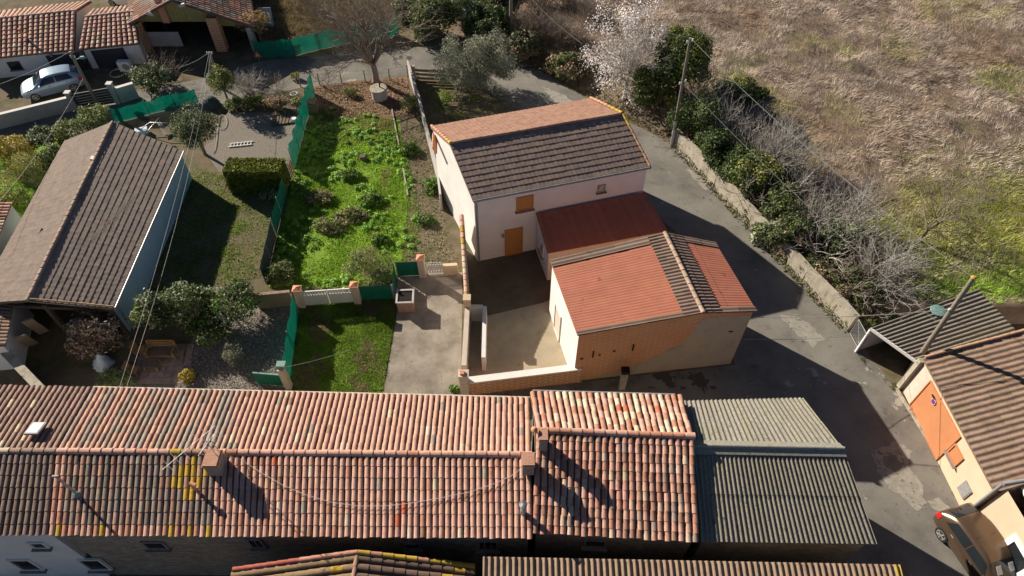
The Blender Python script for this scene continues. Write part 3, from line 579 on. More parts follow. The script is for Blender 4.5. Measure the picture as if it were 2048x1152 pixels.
# ------------------------------------------------------------------ two storey house, lean-to, big shed, courtyard
def build_house():
    ze, zr = 4.9, 6.2
    f = [P(945, 399, ze), P(1301, 331, ze)]; r = [P(899, 286, zr), P(1246, 226, zr)]; b = [P(861, 252, ze), P(1183, 196, ze)]
    T = thing('house', 'two storey cream and white rendered house with a tiled gable roof and orange door', 'house', (2.5, 29, 0))
    wl = MB(); K = gable_walls(wl, b[0], b[1], r[0], r[1], f[0], f[1], ins=.10, drop=.15)
    for i, c in enumerate(wl.c): pass
    wl.build('wall', M['plaster'], T)
    rf = MB(); course_roof(rf, b[0], b[1], r[0], r[1], lambda t, u: jit((.32, .185, .135), .07), row=.26, wl=.26, amp=.008, step=.02)
    course_roof(rf, f[0], f[1], r[0], r[1], lambda t, u: jit((.275, .205, .17), .09), row=.36, wl=.24, amp=.004, step=.022)
    ridge_tiles(rf, b[0] + Vector((.06, 0, .05)), r[0] + Vector((.06, 0, .05)), lambda t, u: jit((.52, .27, .18)) if t < .8 else jit(TC['yellow']), r=.09)
    ridge_tiles(rf, b[1] + Vector((-.06, 0, .05)), r[1] + Vector((-.06, 0, .05)), lambda t, u: jit((.52, .27, .18)) if t < .6 else jit(TC['yellow']), r=.09)
    ridge_tiles(rf, r[1] + Vector((-.05, 0, .05)), f[1] + Vector((-.05, 0, .05)), lambda t, u: jit((.40, .25, .15)) if t > .3 else jit(TC['yellow']), r=.07)
    ridge_tiles(rf, r[0], r[1], lambda t, u: jit((.36, .22, .16)), r=.10)
    rf.build('roof', M['brownroof'], T)
    gt = MB(); o_ = (f[0] - r[0]); o_.z = 0; o_ = o_.normalized() * .08; gt.tube([f[0] + o_ - Vector((0, 0, .08)), f[1] + o_ - Vector((0, 0, .08))], .07, 8); q = lerp(f[0], f[1], .012) - Vector((0, 0, .1)); q2 = K['B0'] + (K['B1'] - K['B0']).normalized() * .1 + o_ * .9
    gt.tube([q + o_, Vector((q2.x, q2.y, 4.4)), Vector((q2.x, q2.y, 0))], .045, 8); gt.build('gutter', M['greymetal'], T)
    A, B = K['B0'], K['B1']; ou = Vector((.3, -1, 0)); L = (Vector((B.x - A.x, B.y - A.y))).length
    opening(T, A, B, .285, 3.35, 4.35, .95, frame_m='shutter', pane_m='shutter', pane='shutter', out=ou, label='closed orange shuttered window under the eave')
    d = opening(T, A, B, .222, .02, 2.1, 1.05, name='door', frame_m='shutter', pane_m='shutter', pane='panel', out=ou, fw=.09)
    dv = (B - A).normalized(); h = MB(); c = on_wall(A, B, .222, 1.0) + dv * .38 + Vector((.03, -.08, 0)); h.box(c, (.10, .06, .03)); h.build('handle', M['greymetal'], d)
    opening(T, A, B, .735, 3.6, 4.1, .45, frame_m='wallconc', pane_m='greywall', out=ou, label='small high window with a grey closed panel')
    lm = MB(); c = on_wall(A, B, .155, 1.75) + Vector((.03, -.08, 0)); lm.box(c, (.13, .12, .2), 0, col=W1, taper=.7); lm.build('wall_lamp', M['greymetal'], T)
    # stacked tiles on the garden side of the roof corner
    ex = MB(); a0 = P(868, 285, 4.4); 
    for k in range(4): ex.tube([a0 + Vector((k * .05 - .05, .5 - k * .03, .25 - k * .1)), a0 + Vector((k * .06 - .02, -.7, .15 - k * .12))], .06, 6)
    ex.build('verge_tiles', M['captile'], T)
    # red lean-to against the house
    z0, z1 = 3.05, 2.4
    bl, br = P(1072, 426, z0), P(1290, 384, z0); fl, fr = P(1095, 506, z1), P(1335, 461, z1)
    T = thing('lean_to', 'dark red sheet roofed lean-to with cream walls against the two storey house', 'building', ((bl + fr) / 2).to_2d().to_3d())
    rf = MB(); corr(rf, fl, fr, bl, br, .25, .012, 1, lambda t, u: jit((.40, .155, .10), .08) if .015 < t < .985 else (.36, .15, .11), lap=0); rf.build('roof', M['redsheet'], T)
    wl = MB(); dz = Vector((0, 0, -.12)); gd = lambda p: Vector((p.x, p.y, 0)); s_ = (fr - fl).normalized() * .1; t_ = (bl - fl); t_.z = 0; t_ = t_.normalized() * .12
    q = [fl + s_ + t_ + dz, fr - s_ + t_ + dz, br - s_ + dz, bl + s_ + dz]
    for i in range(4):
        a, b_ = q[i], q[(i + 1) % 4]; wl.wall([a, b_, gd(b_), gd(a)])
    wl.build('wall', M['whitewall'], T)
    opening(T, q[3], q[0], .5, 1.0, 1.9, .7, frame_m='whitewall', pane_m='terracottapot', out=-s_, label='side window with a red closed panel')
    # big shed
    zl, zr, zq = 4.0, 4.8, 4.4
    a = [P(1100, 521, zl), P(1155, 671, zl)]; r = [P(1329, 466, zr), P(1406, 626, zr)]; b = [P(1431, 486, zq), P(1514, 623, zq)]
    T = thing('outbuilding', 'large outbuilding with red painted sheet roof and worn orange brick and render front', 'building', ((a[0] + b[1]) / 2).to_2d().to_3d())
    rf = MB(); redc = lambda t, u: jit((.42, .155, .10), .05); brn = lambda t, u: jit((.23, .165, .13), .18)
    def band(E0, E1, R0, R1, t0, t1, u0, u1, f_, lift, wl_, amp_, rows=1):
        g_ = lambda t, u: lerp(lerp(R0, R1, t), lerp(E0, E1, t), u); n_ = frame(E0, E1, R0, R1)[1] * lift
        corr(rf, g_(t0, u1) + n_, g_(t1, u1) + n_, g_(t0, u0) + n_, g_(t1, u0) + n_, wl_, amp_, rows, f_, lap=.012, th=.03)
    band(a[0], a[1], r[0], r[1], 0.0, 1, 0, 1, redc, 0, .15, .006, 3)
    band(a[0], a[1], r[0], r[1], 0.0, 1, 0, .15, brn, .05, .20, .03, 2); band(a[0], a[1], r[0], r[1], 0.0, .10, .15, 1, brn, .05, .2, .02, 3); band(a[0], a[1], r[0], r[1], .955, 1.0, .15, 1, brn, .05, .2, .02, 3)
    band(b[0], b[1], r[0], r[1], 0.0, 1, 0, 1, redc, 0, .15, .007, 2); band(b[0], b[1], r[0], r[1], 0.0, 1, 0, .34, brn, .05, .20, .03, 2); band(b[0], b[1], r[0], r[1], 0, .08, .34, 1, brn, .05, .2, .02, 2); band(b[0], b[1], r[0], r[1], .94, 1, .34, 1, brn, .05, .2, .02, 2)
    ro = rf.build('roof', M['redsheet'], T)
    rd = MB(); ridge_tiles(rd, r[0] + Vector((0, 0, .08)), r[1] + Vector((0, 0, .08)), lambda t, u: jit((.40, .29, .22)), r=.11); rd.build('ridge_cap', M['tile'], ro)
    wl = MB(); K = gable_walls(wl, a[0], a[1], r[0], r[1], b[0], b[1], ins=.10, drop=.12, sides=(False, True), ends=(True, True)); wl.build('wall', M['shedwall'], T, )
    ws = MB(); gd = lambda p: Vector((p.x, p.y, 0)); ws.wall([K['A0'], K['A1'], gd(K['A1']), gd(K['A0'])]); ws.build('courtyard_wall', M['whitewall'], T)
    dd = opening(T, K['A0'], K['A1'], .34, .02, 2.1, 1.0, name='door', frame_m='whitewall', pane_m='pinkrender', pane='panel', out=Vector((-1, 0, 0)))
    A, B = K['A1'], K['B1']
    # beige render still covering the right of the brick front
    dv = (B - A).normalized(); n_ = Vector((dv.y, -dv.x, 0)); n_ = n_.normalized(); n_ = n_ if n_.y < 0 else -n_
    oz = [(.995, 0.05), (.995, 4.1), (.90, 4.12), (.74, 4.18), (.70, 4.02), (.67, 3.7), (.695, 3.4), (.66, 3.15), (.675, 2.8), (.63, 2.5), (.645, 2.25), (.58, 2.05), (.53, 1.75), (.54, 1.5), (.47, 1.35), (.44, 1.05), (.38, .98), (.36, .7), (.29, .62), (.27, .4), (.19, .33), (.15, .15), (.08, .12), (.07, .05)]
    rp_ = MB(); rp_.wall([on_wall(A, B, t, z) + n_ * .012 for t, z in oz][::-1]); rp_.build('render_patch', M['beigerender'], T)
    # iron wall anchors on the front
    for t, z in ((.10, 2.25), (.335, 2.45)):
        an = MB(); c = on_wall(A, B, t, z) + Vector((0, -.04, 0)); an.box(c, (.06, .04, .5)); an.build('wall_anchor', M['dark'], T)
    for t, z, sz in ((.035, 1.95, .14), (.225, 2.3, .12), (.14, 2.1, .10), (.91, 2.9, .2)):
        an = MB(); an.box(on_wall(A, B, t, z) + Vector((0, -.02, 0)), (sz, .03, .08)); an.build('wall_vent', M['dark'], T)
    return K
KS = build_house()
def build_court():
    # brick boundary wall with pale coping
    a, b = P(941, 791), P(1160, 764); T = thing('courtyard_wall', 'low brick wall with pale flat coping at the front of the courtyard', 'wall', (a + b) / 2)
    d = (b - a).normalized(); n = Vector((-d.y, d.x, 0)); wl = MB(); wl.beam(a + n * .14 + Vector((0, 0, 1.12)), b + n * .14 + Vector((0, 0, 1.12)), .28, 1.12); wl.build('wall', M['brick'], T)
    cp = MB(); cp.beam(a + n * .14 + Vector((0, 0, 1.20)), b + n * .14 + Vector((0, 0, 1.20)), .36, .075); cp.build('coping', M['plaster'], T)
    T = thing('gate_pillar', 'slim pale pillar of moulded blocks at the left end of the brick courtyard wall', 'pillar', P(930, 790))
    p = MB(); c = P(931, 789); 
    for k in range(6): p.box(c + Vector((0, 0, .15 + k * .30)), (.42, .34, .285))
    p.box(c + Vector((0, 0, 1.86)), (.5, .42, .10)); p.build('shaft', M['pinkrender'], T); q = MB(); q.box(c + Vector((-.06, 0, 1.96)), (.2, .2, .1)); q.build('cap', M['captile'], T)
    # high wall between driveway and courtyard with tile coping
    pts = [P(905, 465), P(926, 620)]; zs = [2.0, 1.9]
    a = P(921, 786); c0 = P(941, 528); c0 = Vector((-2.75, 26.9, 0)); m_ = Vector((-2.3, 22.0, 0)); e_ = Vector((-2.32, 18.3, 0))
    T = thing('boundary_wall', 'tall rendered wall between driveway and courtyard with ochre tile coping', 'wall', m_)
    wl = MB(); wl.beam(c0 + Vector((0, 0, 3.1)), m_ + Vector((0, 0, 1.95)), .26, 2.0); wl.beam(c0 + Vector((0, 0, 1.3)), m_ + Vector((0, 0, .3)), .262, 1.3); wl.beam(m_ + Vector((0, 0, 1.5)), e_ + Vector((0, 0, 1.4)), .24, 1.5); wl.build('wall', M['pinkrender'], T)
    cp = MB(); ridge_tiles(cp, c0 + Vector((0, 0, 3.13)), m_ + Vector((0, 0, 1.98)), lambda t, u: pick(('pink', 3), ('yellow', 2), ('cream', 2)), r=.12, ln=.35); cp.build('coping', M['tile'], T)
    cp = MB(); cp.box(m_ + Vector((0, -.05, 1.0)), (.34, .34, 2.0)); cp.box(m_ + Vector((0, -.05, 2.06)), (.4, .4, .12)); cp.build('end_pier', M['cream'], T)
    # inner low wall, added to shade a narrow dark gap
    T = thing('courtyard_wall', 'added pale inner wall shading a dark gap at the left of the courtyard', 'wall', Vector((-1.5, 20, 0)))
    wl = MB(); a_, b_ = P(962, 640), P(964, 728); a_ = Vector((-1.42, a_.y, 0)); b_ = Vector((-1.40, 18.9, 0)); wl.beam(a_ + Vector((0, 0, 1.2)), b_ + Vector((0, 0, 1.2)), .2, 1.2); wl.beam(a_ + Vector((-.1, 0, 1.2)), a_ + Vector((-.75, 0, 1.2)), .2, 1.2); wl.build('wall', M['plaster'], T)
    # letter box post by the brick front
    p0 = P(1243, 776); T = thing('meter_post', 'pale concrete meter post with a dark cap by the orange brick front', 'post', p0)
    b = MB(); b.box(p0 + Vector((0, 0, .72)), (.30, .26, 1.44)); b.build('post', M['wallconc'], T); b = MB(); b.box(p0 + Vector((0, 0, 1.55)), (.38, .34, .22)); b.build('cap', M['dark'], T)
    b = MB(); b.box(p0 + Vector((0, -.14, .95)), (.2, .03, .5)); b.build('hatch', M['wallconc'], T)
    # roadside retaining wall
    T = thing('retaining_wall', 'long low weathered concrete wall holding up the scrubby bank along the road', 'wall', (WALL_A + WALL_B) / 2)
    wl = MB(); n = 14; rows = []
    pts = [lerp(WALL_A, WALL_B, i / n) for i in range(n + 1)]
    for i, (p, q) in enumerate(zip(pts[:-1], pts[1:])):
        z = 1.25 + .05 * math.sin(i * 1.7); wl.beam(p + Vector((.1, 0, z)), q + Vector((.1, 0, 1.25 + .05 * math.sin((i + 1) * 1.7))), .30, 1.35)
    wl.build('wall', M['wallconc'], T)
build_court()
# ------------------------------------------------------------------ long shed on the left
def build_left():
    ze, zr = 2.2, 3.55
    f = [P(364, 301, ze), P(225, 616, ze)]; r = [P(225, 243, zr), P(54, 600, zr)]; b = [P(129, 281, ze), P(-40, 590, ze)]
    b[1].y = f[1].y + .3
    T = thing('shed', 'long shed, walls tinted shade blue, with a brown tile roof and open front end', 'shed', ((f[0] + b[1]) / 2).to_2d().to_3d())
    rf = MB(); course_roof(rf, b[0], b[1], r[0], r[1], lambda t, u: jit((.175, .135, .112), .08), amp=.006, step=.012)
    course_roof(rf, f[0], f[1], r[0], r[1], lambda t, u: jit((.265, .215, .185), .08), row=.33, wl=.3, amp=.005, step=.024)
    ridge_tiles(rf, r[0], r[1], lambda t, u: jit((.34, .25, .2)), r=.11); ridge_tiles(rf, r[1] + Vector((0, .06, .04)), f[1] + Vector((0, .06, .06)), lambda t, u: jit((.44, .32, .2)), r=.06)
    ro = rf.build('roof', M['brownroof'], T)
    wl = MB(); K = gable_walls(wl, b[0], b[1], r[0], r[1], f[0], f[1], ins=.12, drop=.15, ends=(True, False)); wl.build('wall', M['shadeplaster'], T)
    pt = MB()
    for t in (.02, .5, .98): q = lerp(K['A1'], K['B1'], t); pt.box((q.x, q.y, 1.1), (.2, .2, 2.2))
    pt.beam(K['A1'] - Vector((0, 0, .02)), K['B1'] - Vector((0, 0, .02)), .15, .2); pt.build('timber_frame', M['darkwood'], T)
    wv = MB(); c = P(100, 482, 2.85); wv.box(c, (.5, .35, .05), .3, 0, .35); wv.build('roof_patch', M['white'], ro); wv = MB(); c = P(78, 468, 2.9); wv.tube([c, c + Vector((.1, .3, .12))], .05, 6); wv.build('vent_pipe', M['darkwood'], ro)
    wv = MB(); wv.box(P(188, 318, 3.4), (.3, .3, .25)); wv.build('vent_cap', M['plaster'], ro)
    gt = MB(); gt.tube([f[0] + Vector((.1, 0, -.06)), f[1] + Vector((.1, 0, -.06))], .05, 8); gt.tube([f[1] + Vector((.1, .3, -.06)), K['B1'] + Vector((.06, .3, -.3)), Vector((K['B1'].x + .06, K['B1'].y + .3, 0))], .04, 8); gt.build('gutter', M['metal'], T)
    # leaning boards inside the open end
    for k, (lab, px, py, h) in enumerate((('tall pale board leaning inside the open end of the long shed', 85, 668, 1.9), ('shorter brown board leaning beside the tall one in the shed', 62, 690, 1.4))):
        p = P(px, py, .6); bd = MB(); bd.box(p + Vector((0, 0, h / 2 - .3)), (.5, .06, h), .5, .35); tag(bd.build('board', M['wood']), lab, 'board', 'boards in the shed')
    # low rendered wall at the front left
    a, c = P(12, 706, 1.35), P(62, 758, 1.35); T = thing('garden_wall', 'cream rendered wall end lit from above at the far left behind the tiled roof', 'wall', Vector((a.x, a.y, 0)))
    wl = MB(); d = (c - a); a = a - d * 1.2; c = c + d * .8; wl.beam(a, c, .34, 1.35); wl.build('wall', M['cream'], T); cp = MB(); cp.beam(a + Vector((0, 0, .05)), c + Vector((0, 0, .05)), .4, .05); cp.build('coping', M['wallconc'], T)
    # ochre building at the left edge
    T = thing('outbuilding', 'small ochre walled building with a clay tile roof at the left edge', 'building', P(-20, 500))
    e0, e1 = P(22, 404, 2.3), P(-40, 560, 2.3); e2, e3 = P(-160, 404, 2.9), P(-200, 560, 2.9)
    rf = MB(); tile_roof(rf, e0, e1, e2, e3, lambda t, u: pick(('pink', 3), ('brown', 3), ('cream', 1)), pitch=.25); rf.build('roof', [M['tile'], M['deck']], T)
    wl = MB(); i_ = Vector((-.1, 0, -.14)); gd = lambda p: Vector((p.x, p.y, 0)); A, B, C, D = e0 + i_, e1 + i_, e3 + i_, e2 + i_
    for p, q in ((A, B), (B, C), (C, D), (D, A)): wl.wall([p, q, gd(q), gd(p)])
    wl.build('wall', M['cream'], T)
    # grey roofed store between shed and ochre building
    T = thing('outbuilding', 'low store with a rippled grey brown tile roof at the left edge beside the shed', 'building', P(-30, 640))
    e0, e1, e2, e3 = P(30, 582, 2.0), P(8, 690, 2.0), P(-90, 560, 2.5), P(-130, 690, 2.5)
    rf = MB(); tile_roof(rf, e0, e1, e2, e3, lambda t, u: jit((.30, .22, .17)), pitch=.25); rf.build('roof', [M['tile'], M['deck']], T)
    wl = MB(); A, B, C, D = e0 + i_, e1 + i_, e3 + i_, e2 + i_
    for p, q in ((A, B), (B, C), (C, D), (D, A)): wl.wall([p, q, gd(q), gd(p)])
    wl.build('wall', M['plaster'], T)
build_left()
# ------------------------------------------------------------------ upper left: white house, garage wing, brick barn
def build_upper():
    ze, zr = 1.75, 2.75
    tc = lambda t, u: jit(lerp(Vector(pick(('red', 2), ('pink', 7), ('cream', 1.2), ('brown', 2))), Vector((.36, .28, .25)), .35), .1)
    f = [P(-60, 120, ze), P(149, 99, ze)]; r = [P(-60, 43, zr), P(152, 21, zr)]; b = [P(-60, 30, ze), P(183, 2, ze)]
    b[0] = P(-60, 30, ze); T = thing('house', 'long white rendered house with a red tile roof, dark garage door and small barred window', 'house', ((f[1] + b[0]) / 2).to_2d().to_3d())
    rf = MB(); tile_roof(rf, f[0], f[1], r[0], r[1], tc, pitch=.36, row=.42, lift=.05); tile_roof(rf, b[0], b[1], r[0], r[1], lambda t, u: jit((.56, .36, .28)), pitch=.36, row=.42)
    ridge_tiles(rf, r[0], r[1], tc, r=.14); ro = rf.build('roof', [M['tile'], M['deck']], T)
    wl = MB(); K = gable_walls(wl, f[0], f[1], r[0], r[1], b[0], b[1], ins=.2, drop=.12); wl.build('wall', M['whitewall'], T)
    v = MB(); p = P(45, 70, 2.4); v.tube([p, p + Vector((0, 0, .5))], .09, 8); v.build('vent_pipe', M['captile'], ro)
    A, B = K['A0'], K['A1']; L = (B - A).length; ou = Vector((0, -1, 0))
    opening(T, A, B, (P(32, 132, .8).x - A.x) / (B.x - A.x), .55, 1.2, .85, frame_m='anthracite', bars=2, out=ou)
    opening(T, A, B, (P(125, 132, .8).x - A.x) / (B.x - A.x), .01, 1.40, 2.3, name='garage_door', frame_m='anthracite', pane_m='anthracite', pane='panel', out=ou)
    lm = MB(); lm.box(on_wall(A, B, (P(105, 112, 1.3).x - A.x) / (B.x - A.x), 1.42) + Vector((0, -.08, 0)), (.16, .12, .2)); lm.build('wall_lamp', M['greymetal'], T)
    f = [P(157, 98, ze), P(279, 86, ze)]; r = [P(170, 34, zr - .2), P(268, 23, zr - .2)]; b = [P(184, 20, ze + .2), P(274, 10, ze + .2)]
    T = thing('garage', 'white garage wing with striped red tile roof beside the brick barn', 'garage', ((f[1] + b[0]) / 2).to_2d().to_3d())
    rf = MB(); tile_roof(rf, f[0], f[1], r[0], r[1], tc, pitch=.36, row=.42, lift=.05); tile_roof(rf, b[0], b[1], r[0], r[1], tc, pitch=.36); ridge_tiles(rf, r[0], r[1], tc, r=.14); rf.build('roof', [M['tile'], M['deck']], T)
    wl = MB(); K = gable_walls(wl, f[0], f[1], r[0], r[1], b[0], b[1], ins=.15, drop=.12); wl.build('wall', M['whitewall'], T)
    A, B = K['A0'], K['A1']; opening(T, A, B, (P(216, 122, .8).x - A.x) / (B.x - A.x), .01, 1.45, 2.3, name='garage_door', frame_m='anthracite', pane_m='anthracite', pane='panel', out=ou)
    dp = MB(); q = K['A0'] + Vector((.02, -.07, 0)); dp.tube([q, Vector((q.x, q.y, 0))], .06, 8); dp.build('downpipe', M['anthracite'], T)
    # brick barn, open front
    pk = P(333, 14, 4.2); l = P(256, 49, 2.3); rr = P(505, 61, 2.1); rr.y = l.y; pk.y = l.y
    dy = Vector((-5, 15, 0)); T = thing('barn', 'open fronted brick barn with wide dark tile gable roof, brick piers and yellowed panels', 'barn', (pk.x, pk.y + 5, 0))
    rf = MB(); bt = lambda t, u: pick(('brown', 4), ('dark', 3), ('grey', 2), ('red', 1)); bl = lambda t, u: pick(('brown', 3), ('grey', 3), ('pink', 1))
    tile_roof(rf, l, l + dy, pk, pk + dy, bl, pitch=.34, row=.6); tile_roof(rf, rr, rr + dy, pk, pk + dy, bt, pitch=.34, row=.45)
    ridge_tiles(rf, pk, pk + dy, bt, r=.15, ln=.6); rf.build('roof', [M['tile'], M['deck']], T)
    inn = Vector((.12, .5, 0)); wl = MB(); K = gable_walls(wl, l + inn, l + dy, pk + inn, pk + dy, rr + inn, rr + dy, ins=.2, drop=.15, ends=(False, True)); wl.build('wall', M['brick'], T)
    for px, py, h, wd in ((292, 100, 2.25, .75), (441, 110, 2.75, .8), (512, 100, 2.0, .35)):
        c = P(px, py); c.y = l.y + .35; pm = MB(); pm.box(c + Vector((0, 0, h / 2)), (wd, .6, h)); pm.build('pier', M['brick'] if wd > .5 else M['metal'], T)
    xl, xm, xr = P(280, 70, 1).x, P(437, 70, 1).x, P(512, 70, 1).x; y = l.y + .75
    def under(x): return pk.z - .3 - (pk.z - l.z) * (pk.x - x) / (pk.x - l.x) if x < pk.x else pk.z - .3 - (pk.z - rr.z) * (x - pk.x) / (rr.x - pk.x)
    ye = MB(); n = 60
    for i in range(n):
        x0, x1 = lerp(xl, xr, i / n), lerp(xl, xr, (i + 1) / n); o_ = .03 * (i % 2); zb = 2.1 if x0 < xm else 1.75
        ye.wall([(x0, y + o_, zb), (x1, y + .03 - o_, zb), (x1, y + .03 - o_, under(x1)), (x0, y + o_, under(x0))])
    ye.build('gable_cladding', M['yellowsheet'], T)
    ps = MB(); ps.box((P(343, 35, 2).x, y - .1, 3.05), (.5, .18, 1.9)); ps.build('centre_post', M['captile'], T)
    wp = MB(); wp.box((lerp(xl, xm, .28), y + .1, .62), (2.6, .08, 1.2)); wp.build('low_panel', M['greywall'], T)
    rp_ = MB(); rp_.box((l.x + 1.4, y + 6, 1.2), (.1, 9, 1.4)); rp_.build('inner_sheet', M['darkpanel'], T)
    for px, py in ((301, 33), (375, 27)):
        ft = MB(); q = P(px, py, 3); ft.box((q.x, l.y - .05, under(q.x) + .2), (.5, .12, .22), 0, 0, .3 if px < 333 else -.2)
        ft.build('purlin_end', M['metal'], T)
build_upper()
# ------------------------------------------------------------------ right side: orange house, next house, carport
def ZT(base, ypx):
    """height of a point straight above base that shows at photo row ypx"""
    a = PITCH + math.atan((ypx - 576) / FPX); return CAMH - base.y * math.tan(a)
def build_right():
    ze = 2.6; e0, e1 = P(1846, 716, ze), P(1990, 985, ze); dx = Vector((5.2, .9, 1.25)); r0, r1 = e0 + dx, e1 + dx + Vector((0, .2, 0))
    g0, g1 = r0 + Vector((4.5, .8, -1.1)), r1 + Vector((4.5, .8, -1.1))
    T = thing('house', 'low house with brown ribbed roof, orange garage door and cream wall beside the road', 'house', (22, 14.5, 0))
    rf = MB(); bc = lambda t, u: jit((.235, .165, .125), .14); corr(rf, e0, e1, r0, r1, .28, .032, 6, bc, lap=.03, seg=8); corr(rf, g0, g1, r0, r1, .33, .05, 5, bc, seg=8)
    ridge_tiles(rf, r0, r1, bc, r=.13); ridge_tiles(rf, e0 + Vector((.05, 0, .09)), r0 + Vector((0, 0, .09)), lambda t, u: jit((.42, .26, .17)), r=.08)
    rf.build('roof', M['brownroof'], T)
    wl = MB(); K = gable_walls(wl, e0, e1, r0, r1, g0, g1, ins=.12, drop=.15); wl.build('wall', M['cream'], T)
    A, B = K['A0'], K['A1']; ou = Vector((-1, 0, 0))
    d = opening(T, A, B, .37, .03, 2.25, 2.9, name='garage_door', frame_m='orangedoor', pane_m='orangedoor', pane='panel', out=ou, fw=.05, label='plain orange garage door with a round no parking sign')
    dv = (B - A).normalized(); dv.z = 0; n = Vector((dv.y, -dv.x, 0)); n = n if n.dot(ou) > 0 else -n
    def disc(c, r, m, nm, par, off):
        q = MB(); t = dv
        pts = [c + n * off + t * math.cos(a) * r + Vector((0, 0, math.sin(a) * r)) for a in [2 * math.pi * k / 28 for k in range(28)]]
        q.poly(pts); q.poly([p - n * .008 for p in pts[::-1]])
        for k in range(28): q.poly([pts[k], pts[(k + 1) % 28], pts[(k + 1) % 28] - n * .008, pts[k] - n * .008])
        return q.build(nm, M[m], par)
    c = on_wall(A, B, .275, 1.78)
    s_ = disc(c, .15, 'white', 'no_parking_sign', d, .085); disc(c, .125, 'redlamp', 'sign_ring', s_, .097); disc(c, .10, 'signblue', 'sign_face', s_, .109)
    q = MB(); q.box(c + n * .118, (.025, .20, .012), 0); q.mi = 0
    bar = MB(); dd = (dv + Vector((0, 0, 1))).normalized(); bar.beam(c + n * .122 - dd * .10 + Vector((0, 0, .015)), c + n * .122 + dd * .10 + Vector((0, 0, .015)), .012, .035); bar.build('sign_slash', M['redlamp'], s_)
    k = MB(); k.box(on_wall(A, B, .25, 1.95) + n * .10, (.05, .22, .05)); k.build('handle', M['dark'], d)
    opening(T, A, B, .665, 1.0, 1.75, .75, frame_m='orangedoor', pane_m='orangedoor', pane='shutter', out=ou, label='small closed orange shutter')
    bx = MB(); bx.box(on_wall(A, B, .885, .85) + n * .02, (.08, .55, .75), math.atan2(dv.y, dv.x) - R(90)); mb_ = bx.build('meter_box', M['greymetal'], T); bx = MB(); bx.box(on_wall(A, B, .885, .85) + n * .065, (.02, .46, .66), math.atan2(dv.y, dv.x) - R(90)); bx.build('door', M['metal'], mb_)
    # rough end pier and bare masonry strip
    pm = MB(); c = P(1826, 762); c = Vector((K['A0'].x - .02, K['A0'].y + .12, 0)); pm.box(c + Vector((.0, 0, 1.2)), (.35, .25, 2.4)); pm.build('end_pier', M['wallconc'], T)
    st = MB(); q0, q1 = on_wall(A, B, .02, 0) + n * .012, on_wall(A, B, .155, 0) + n * .012; st.wall([q0 + Vector((0, 0, .05)), q1 + Vector((0, 0, .05)), q1 + Vector((0, 0, 2.35)), q0 + Vector((0, 0, 2.35))]); st.build('bare_masonry', M['pinkrender'], T)
    # next house
    T = thing('house', 'cream house at the lower right corner with a white framed window and dark gutter', 'house', (24, 7, 0))
    x0, y0 = K['A1'].x + .12, K['A1'].y - .18; ze2 = 3.1
    a0, a1 = Vector((x0 - .15, y0, ze2)), Vector((x0 + .6, y0 - 7, ze2)); b0, b1 = a0 + Vector((6, .6, 1.2)), a1 + Vector((6, .6, 1.2))
    rf = MB(); corr(rf, a0 + Vector((.9, 0, .15)), a1 + Vector((.9, 0, .15)), b0, b1, .3, .04, 4, bc, lap=.03); rf.build('roof', M['brownroof'], T)
    cp = MB(); cp.box(lerp(a0, a1, .5) + Vector((.35, 0, .05)), (.85, 7.0, .12), -math.atan2(.75, 7)); cp.build('flat_coping', M['plaster'], T)
    wl = MB(); ib = Vector((.12, 0, -.05)); A, B, C, D = a0 + ib, a1 + ib, b1 + ib, b0 + ib; gd = lambda p: Vector((p.x, p.y, 0))
    for p, q in ((A, B), (B, C), (C, D), (D, A)): wl.wall([p, q, gd(q), gd(p)])
    wl.build('wall', M['cream'], T)
    gt = MB(); gt.tube([a0 + Vector((-.05, .12, .1)), a0 + Vector((-.05, .12, -3.0))], .07, 8); gt.tube([a0 + Vector((-.05, .12, .1)), b0 + Vector((0, .12, .1))], .09, 8); gt.build('gutter', M['greymetal'], T)
    opening(T, A, B, .31, .9, 2.2, 1.4, frame_m='white', pane_m='glass', out=ou, fw=.22)
    # carport
    z = 2.05; q = [P(1741, 656, z), P(1951, 584, z), P(2027, 668, z), P(1834, 723, z)]
    T = thing('carport', 'grey corrugated carport with white fascia and mossy patches behind the leaning pole', 'carport', ((q[0] + q[2]) / 2).to_2d().to_3d())
    rf = MB(); mossy = lambda t, u: jit((.205, .185, .155), .08)
    tilt = Vector((0, 0, .25)); corr(rf, q[0], q[3], q[1] + tilt, q[2] + tilt, .20, .035, 3, mossy, lap=.02); ro = rf.build('roof', M['fibro'], T)
    up = Vector((0, 0, .03)); fa = MB(); fa.beam(q[0] + up, q[3] + up, .06, .16); fa.build('fascia', M['white'], T)
    for a in (q[0], q[3]): po = MB(); po.box(Vector((a.x + .05, a.y, z / 2 - .06)), (.09, .09, z - .12)); po.build('post', M['white'], T)
    wl = MB(); gd = lambda p: Vector((p.x, p.y, 0)); dd = Vector((0, 0, -.1)); b1, b2 = q[1] + tilt * .9 + dd, q[2] + tilt * .9 + dd
    for a, b in ((q[0] + dd, b1), (b1, b2), (b2, q[3] + dd)): wl.wall([a, b, gd(b), gd(a)])
    wl.build('wall', M['greywall'], T)
    p = P(1876, 622, 2.25); t = MB(); t.lathe(p, [(.36, 0), (.38, .03), (.36, .07), (.20, .10)], 24); tag(t.build('round_lid', M['teal']), 'round teal plastic lid lying on the carport roof', 'lid')
    # mesh gate
    a, b = P(1699, 668), P(1717, 702); T = thing('mesh_gate', 'small dark wire mesh gate between retaining wall end and carport', 'gate', (a + b) / 2)
    f = MB(); h = Vector((0, 0, 1.25)); lo = Vector((0, 0, .08))
    for p, r_ in ((a + lo, a + h), (b + lo, b + h), (a + h, b + h), (a + lo, b + lo), (a + h, b + lo)): f.tube([p, r_], .025, 6)
    f.build('frame', M['greymetal'], T); f = MB()
